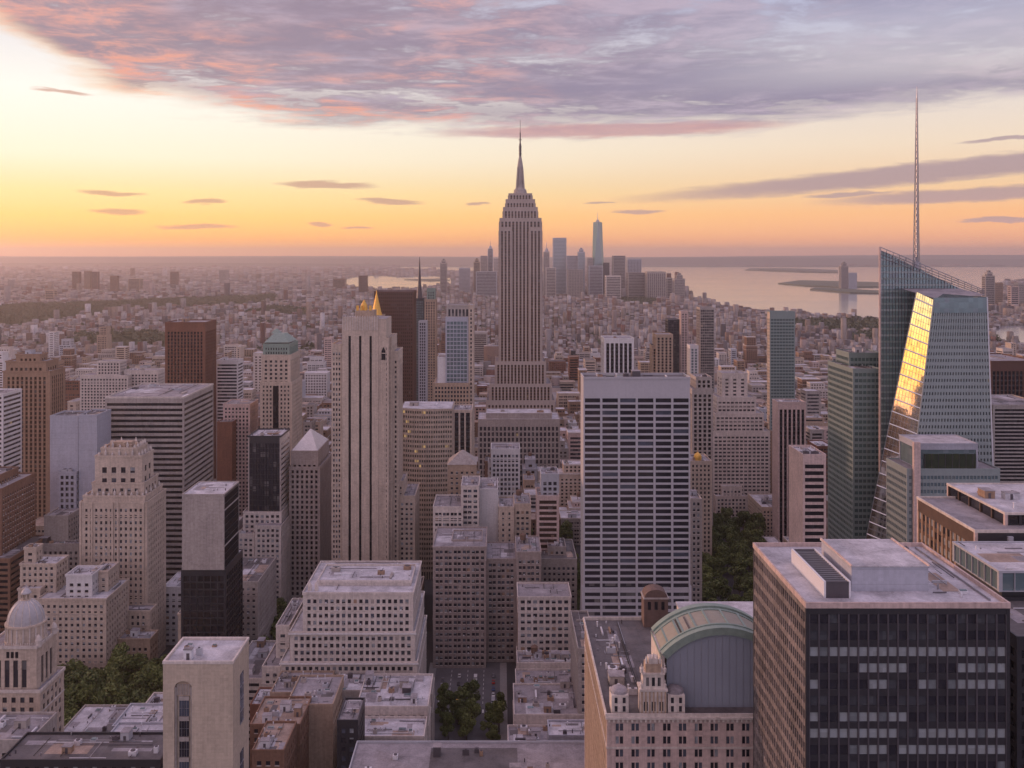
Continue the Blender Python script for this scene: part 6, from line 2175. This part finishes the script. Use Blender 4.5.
# ================================================================== FAR CITY: one mass beyond the individual blocks
def city_mass():
    r = np.random.default_rng(5)
    B = []
    for x0, x1, y0, y1, h, g in rest_lots:
        B.append((x0, x1, y0, y1, h))
    y = 2300.0
    bx = []
    DTP = [ground_pt(u, v) for u, v in [(535, 293), (600, 297), (690, 300), (692, 290), (640, 283), (560, 280), (470, 282), (470, 292)]]
    while y < 23500:
        cell = max(12, y * .0047)
        step = max(24, y * .009)
        n = int(1.26 * y / cell)
        xs = (np.arange(n) - n / 2) * cell + r.uniform(-.12, .12, n) * cell
        w = cell * r.uniform(.62, 1.0, n)
        h = r.lognormal(2.45, .45, n) * (1.0 if y < 6000 else .9)
        tall = r.random(n) < .022
        h = np.where(tall, h * r.uniform(1.6, 3.0, n), h)
        clump = np.sin(xs * .0021 + y * .0012) * np.sin(y * .0017 - xs * .0007)
        h = h * (1 + .5 * np.clip(clump, 0, 1))
        for i in range(n):
            x = xs[i]
            yy = y + r.uniform(-.2, .2) * step
            if y < 3200 and (x % 270) < 20: continue
            if in_poly(x, yy, BAY) or in_poly(x + w[i], yy, BAY) or in_poly(x, yy + step, BAY) or in_poly(x, yy, ARM) or in_poly(x, yy + step * .7, ARM) or in_poly(x, yy, ARM2) or in_poly(x, yy, LAGOON): continue
            if any(in_poly(x, yy, P) for P in WOODS): continue
            hh = h[i]
            if 4700 < yy < 6700 and in_poly(x, yy, DTP): hh *= r.uniform(1.5, 4.2)
            B.append((x, x + w[i], yy, yy + step * r.uniform(.4, .75), min(hh, 150)))
        y += step
    # trim lots that stand in landmarks
    fin = []
    for b in B:
        if b[2] < 2400 or clear_of_built(b[0], b[1], b[2], b[3], 0): fin.append(b)
    n = len(fin)
    A_ = np.array(fin)
    x0, x1, y0, y1, h = A_.T
    z0 = np.zeros(n)
    V = np.stack([np.stack(c, 1) for c in ((x0, y0, z0), (x1, y0, z0), (x1, y1, z0), (x0, y1, z0), (x0, y0, h), (x1, y0, h), (x1, y1, h), (x0, y1, h))], 1).reshape(-1, 3)
    base = (np.arange(n) * 8)[:, None, None]
    F = (base + np.array([[4, 5, 6, 7], [0, 1, 5, 4], [1, 2, 6, 5], [3, 0, 4, 7]])[None]).reshape(-1, 4)
    me = bpy.data.meshes.new('distant_city')
    me.vertices.add(len(V))
    me.vertices.foreach_set('co', V.astype(np.float32).ravel())
    me.loops.add(F.size)
    me.loops.foreach_set('vertex_index', F.astype(np.int32).ravel())
    me.polygons.add(len(F))
    me.polygons.foreach_set('loop_start', np.arange(0, F.size, 4, dtype=np.int32))
    me.polygons.foreach_set('loop_total', np.full(len(F), 4, dtype=np.int32))
    pal = np.array([(.42, .36, .31), (.52, .47, .43), (.34, .26, .20), (.24, .16, .12), (.22, .11, .08), (.32, .29, .28), (.58, .55, .54), (.40, .32, .29), (.15, .13, .13), (.45, .38, .34)])
    c = pal[r.integers(0, len(pal), n)] * r.uniform(.45, .95, (n, 1))
    rf = np.array([(.28, .265, .265), (.44, .42, .42), (.14, .13, .13), (.22, .165, .14)])[r.integers(0, 4, n)]
    fc = np.repeat(c[:, None, :], 4, 1)
    fc[:, 0, :] = rf
    fc = fc.reshape(-1, 3)
    col = np.ones((len(F), 4), dtype=np.float32)
    col[:, :3] = fc
    at = me.attributes.new('tone', 'FLOAT_COLOR', 'FACE')
    at.data.foreach_set('color', col.ravel())
    me.materials.append(MATS['city_wall'])
    me.update(calc_edges=True)
    me.validate()
    o = bpy.data.objects.new('distant_city', me)
    S.collection.objects.link(o)
    tag(o, kind='stuff')
    print('city mass boxes', n, 'singles', len(single))


WOODS = [[ground_pt(u, v) for u, v in P] for P in (
    [(-80, 316), (-80, 338), (40, 326), (110, 314), (200, 309), (275, 304), (275, 296), (180, 300), (110, 303), (20, 306)],
    [(60, 345), (120, 352), (230, 342), (150, 334), (80, 336)],
    [(770, 322), (800, 332), (880, 334), (1000, 340), (880, 322)],
    [(615, 303), (640, 307), (668, 306), (650, 299), (620, 299)],
    [(240, 314), (300, 318), (320, 312), (270, 308)],
    [(835, 335), (850, 345), (880, 344), (880, 334)],
)]


def leaf_cloud(name, centres, size, mat, seed, per, spread):
    """many small leaf faces scattered round the given centres (x, y, z, radius)"""
    r = np.random.default_rng(seed)
    C_ = np.array(centres)
    n = len(C_) * per
    idx = np.repeat(np.arange(len(C_)), per)
    d = r.normal(size=(n, 3))
    d /= np.linalg.norm(d, axis=1)[:, None]
    rad = r.uniform(.55, 1.0, n) ** .5
    P = C_[idx, :3] + d * (rad * C_[idx, 3])[:, None] * np.array([1, 1, spread])
    a = r.normal(size=(n, 3)) + d * .2
    a /= np.linalg.norm(a, axis=1)[:, None]
    b = np.cross(a, d + r.normal(size=(n, 3)) * .6)
    b /= np.linalg.norm(b, axis=1)[:, None] + 1e-9
    s = (size * r.uniform(.6, 1.3, n))[:, None]
    V = np.stack([P - a * s, P - b * s * .6, P + a * s, P + b * s * .6], 1).reshape(-1, 3)
    F = np.arange(n * 4, dtype=np.int32)
    me = bpy.data.meshes.new(name)
    me.vertices.add(len(V))
    me.vertices.foreach_set('co', V.astype(np.float32).ravel())
    me.loops.add(n * 4)
    me.loops.foreach_set('vertex_index', F)
    me.polygons.add(n)
    me.polygons.foreach_set('loop_start', np.arange(0, n * 4, 4, dtype=np.int32))
    me.polygons.foreach_set('loop_total', np.full(n, 4, dtype=np.int32))
    me.materials.append(MATS[mat])
    me.update(calc_edges=True)
    return me


def woods():
    r = random.Random(8)
    cs = []
    for P in WOODS:
        xs, ys = [p[0] for p in P], [p[1] for p in P]
        area = abs(sum(P[i][0] * P[(i + 1) % len(P)][1] - P[(i + 1) % len(P)][0] * P[i][1] for i in range(len(P)))) / 2
        n = int(min(2600, area / 700))
        k = 0
        while k < n:
            x, y = r.uniform(min(xs), max(xs)), r.uniform(min(ys), max(ys))
            if in_poly(x, y, P):
                cs.append((x, y, r.uniform(4, 11), r.uniform(11, 19)))
                k += 1
    # scattered tree belts between the far streets
    for k in range(420):
        y = r.uniform(1400, 7500)
        x = r.uniform(-.6, .6) * y
        if in_poly(x, y, BAY) or in_poly(x, y, ARM) or not clear_of_built(x - 10, x + 10, y - 10, y + 10): continue
        for q in range(4): cs.append((x + r.uniform(-60, 60), y + r.uniform(-14, 14), r.uniform(8, 14), r.uniform(9, 14)))
    me = leaf_cloud('woodland', cs, 5.5, 'woodland', 4, 26, .7)
    o = bpy.data.objects.new('woodland', me)
    S.collection.objects.link(o)
    tag(o, kind='stuff')


city_mass()
woods()


# ================================================================== TREES
def tree_meshes():
    out = []
    for s in range(5):
        r = random.Random(40 + s)
        H = 17.0
        lobes = []
        for k in range(15):
            a = r.uniform(0, 6.283)
            d = r.uniform(.5, 4.6)
            z = r.uniform(6.5, 15.0)
            d *= 1.0 - .5 * max(0, (z - 10) / 6)
            lobes.append((d * math.cos(a), d * math.sin(a), z, r.uniform(1.5, 2.7)))
        cm = leaf_cloud('crown', lobes, .5, 'foliage', 90 + s, 210, .8)
        mb = MB()
        mb.lathe(0, 0, [(.5, 0), (.36, 1), (.3, 5), (.16, 10), (.05, 13)], 'bark', 8)
        for l in lobes[:8]:
            mb.bar((0, 0, 4.5), (l[0] * .9, l[1] * .9, l[2]), .09, 'bark')
        t = mb.build('trunk')
        tm = t.data
        bpy.data.objects.remove(t)
        out.append((tm, cm))
    return out


mb = MB()
mb.prism([(X(54, 500), 464), (X(170, 500), 464), (X(172, 548), 556), (X(120, 548), 556), (X(112, 540), 543), (X(60, 540), 543)], 0.01, 9.0, 'pavement')
tag(mb.build('ground_terrace'), kind='structure')
TM = tree_meshes()


def tree(x, y, s, k, label, group, z=0.0):
    root = empty('tree', (x, y, z), label, 'tree', group)
    root.rotation_euler = (0, 0, k * 1.37)
    root.scale = (s * (1 + .1 * math.sin(k * 2.1)), s * (1 + .1 * math.cos(k * 1.7)), s * (1 + .12 * math.sin(k * 3.3)))
    for nm, me in zip(('trunk', 'crown'), TM[k % 5]):
        o = bpy.data.objects.new(nm, me)
        S.collection.objects.link(o)
        o.parent = root
    return root


tr = random.Random(6)


def grove(poly, n, label, group, smin, smax, gap, z=0.0):
    pts = []
    xs, ys = [p[0] for p in poly], [p[1] for p in poly]
    for _ in range(n * 60):
        if len(pts) >= n: break
        x, y = tr.uniform(min(xs), max(xs)), tr.uniform(min(ys), max(ys))
        if not in_poly(x, y, poly) or any((x - a) ** 2 + (y - b) ** 2 < gap * gap for a, b in pts): continue
        if any(b[5] - 3 < x < b[6] + 3 and b[7] - 3 < y < b[8] + 3 for b in BUILT): continue
        pts.append((x, y))
        tree(x, y, tr.uniform(smin, smax), len(pts) + n, label, group, z)


grove([(X(699, 600), 560), (X(764, 600), 560), (X(766, 880), 905), (X(706, 880), 905)], 80, 'dark green leafy tree crowding the park behind the black office slab', 'trees of the park', 1.0, 1.55, 8.5)
grove([(X(58, 500), 462), (X(165, 500), 466), (X(168, 548), 552), (X(120, 548), 552), (X(112, 540), 540), (X(60, 540), 540)], 50, 'leafy green tree in the courtyard before the cream corner block', 'trees of the courtyard', 1.15, 1.7, 8.0, 9.0)
grove([(-35, 512), (-12, 512), (-12, 548), (-35, 548)], 11, 'full green tree standing at the edge of the avenue', 'trees along the avenue', .8, 1.05, 6.5)
grove([(-8, 505), (1, 505), (3, 540), (-7, 540)], 5, 'dark green tree by the long cluttered roof', 'trees by the long roof', .7, .95, 6.5)
grove([(-150, 560), (-120, 560), (-122, 690), (-158, 690)], 12, 'green tree in the gap between the striped tower and the cream grid block', 'trees behind the terraced offices', 1.0, 1.4, 8)
grove([(44, 590), (60, 590), (62, 860), (46, 860)], 16, 'tree in the narrow leafy gap beside the white grid tower', 'trees beside the grid tower', 1.0, 1.5, 9)
grove([(X(590, 480), 470), (X(603, 480), 470), (X(600, 540), 540), (X(586, 540), 540)], 5, 'small tree in the side street by the verdigris roofed building', 'trees in the side street', .6, .8, 6)
grove([(10, 760), (40, 760), (40, 900), (0, 900)], 9, 'tree behind the small white grid block', 'trees behind the small grid block', 1.0, 1.5, 10)


# ================================================================== VEHICLES
def car_parts(kind):
    L, W, H = {'car': (4.5, 1.8, 1.45), 'van': (5.6, 2.0, 2.3)}[kind]
    out = []
    mb = MB()
    if kind == 'car': sec = [(-L / 2, .35), (-L / 2, .85), (-L * .22, .95), (L * .24, .95), (L / 2, .75), (L / 2, .35)]
    else: sec = [(-L / 2, .35), (-L / 2, 2.2), (L * .22, 2.25), (L * .34, 1.25), (L / 2, 1.05), (L / 2, .35)]
    n = len(sec)
    for s in (-1, 1):
        p = [(s * W / 2, y, z) for y, z in sec]
        mb.poly(p if s > 0 else p[::-1], 'car_paint')
    for i in range(n):
        (ya, za), (yb, zb) = sec[i], sec[(i + 1) % n]
        mb.poly([(-W / 2, ya, za), (W / 2, ya, za), (W / 2, yb, zb), (-W / 2, yb, zb)][::-1], 'car_paint')
    out.append(('body', mb))
    mb = MB()
    if kind == 'car':
        mb.hexa([(-W / 2 + .06, -L * .38, .9), (W / 2 - .06, -L * .38, .9), (W / 2 - .06, L * .22, .95), (-W / 2 + .06, L * .22, .95), (-W / 2 + .25, -L * .26, H), (W / 2 - .25, -L * .26, H), (W / 2 - .25, L * .06, H), (-W / 2 + .25, L * .06, H)], 'glass_night')
        mb.box(-W / 2 + .26, W / 2 - .26, -L * .25, L * .05, H + .005, H + .05, 'car_paint')
    else:
        mb.box(-W / 2 + .1, W / 2 - .1, L * .26, L * .33, 1.3, 1.9, 'glass_night')
        for s in (-1, 1): mb.box(s * (W / 2 + .01) - .02, s * (W / 2 + .01) + .02, 0, L * .25, 1.35, 1.95, 'glass_night')
    out.append(('cabin_glass', mb))
    for sx in (-1, 1):
        for sy in (-1, 1):
            mb = MB()
            x, y, r_ = sx * (W / 2 - .12), sy * L * .31, .34
            pts = [(y + r_ * math.cos(a * math.pi / 6), .34 + r_ * math.sin(a * math.pi / 6)) for a in range(12)]
            for i in range(12):
                (a, b), (c, d) = pts[i], pts[(i + 1) % 12]
                mb.poly([(x - .14, a, b), (x + .14, a, b), (x + .14, c, d), (x - .14, c, d)][::-1], 'rubber')
            mb.poly([(x + sx * .14, a, b) for a, b in (pts if sx > 0 else pts[::-1])], 'steel')
            out.append(('wheel', mb))
    return out


PAINT = {'white': (.72, .72, .70), 'silver': (.42, .43, .45), 'black': (.03, .03, .035), 'yellow': (.75, .42, .03), 'grey': (.16, .16, .17), 'red': (.35, .03, .02), 'blue': (.05, .09, .2)}
CM = {}
for c_, rgb in PAINT.items():
    simple_mat('paint_' + c_, rgb, .3, .0, .02)
    for kind in ('car', 'van'):
        MATS['car_paint'] = MATS['paint_' + c_]
        L = []
        for nm, mb in car_parts(kind):
            o = mb.build(nm)
            L.append((nm, o.data))
            bpy.data.objects.remove(o)
        CM[(kind, c_)] = L
CARS = [(-35, 556, 0, 'car', 'white'), (-35, 563, 0, 'car', 'black'), (-35, 570, 0, 'van', 'white'), (-35, 579, 0, 'car', 'silver'), (-35, 587, 0, 'car', 'grey'), (-25, 558, 0, 'car', 'yellow'), (-25, 568, 0, 'van', 'grey'), (-25, 581, 0, 'car', 'black'), (-25, 592, 0, 'car', 'white'),
        (-15, 556, 180, 'car', 'white'), (-15, 566, 180, 'car', 'silver'), (-15, 577, 180, 'car', 'yellow'), (-15, 588, 180, 'van', 'white'), (-4, 549, 180, 'car', 'black'), (-4, 557, 180, 'van', 'silver'), (-4, 566, 180, 'car', 'white'), (-4, 574, 180, 'car', 'blue'), (-4, 583, 180, 'car', 'red'), (-4, 592, 180, 'car', 'grey')]
where = {-35: 'parked along the west kerb of the avenue', -25: 'driving in the western lane of the avenue', -15: 'driving in the eastern lane of the avenue', -4: 'parked along the east kerb of the avenue'}
seen_lab = {}
for x, y, a, kind, c_ in CARS:
    lab = f"{c_} {kind} {where[x]}"
    seen_lab[lab] = seen_lab.get(lab, 0) + 1
    if seen_lab[lab] > 1: lab = f"{c_} {kind} {where[x]}, {['', '', 'farther', 'farthest-off'][min(3, seen_lab[lab])]} one of its colour"
    root = empty('parked_car' if x in (-35, -4) and kind == 'car' else ('delivery_van' if kind == 'van' else 'car'), (x, y, .06), lab, kind, 'vehicles on the avenue')
    root.rotation_euler = (0, 0, R(a))
    for nm, me in CM[(kind, c_)]:
        o = bpy.data.objects.new(nm, me)
        S.collection.objects.link(o)
        o.parent = root
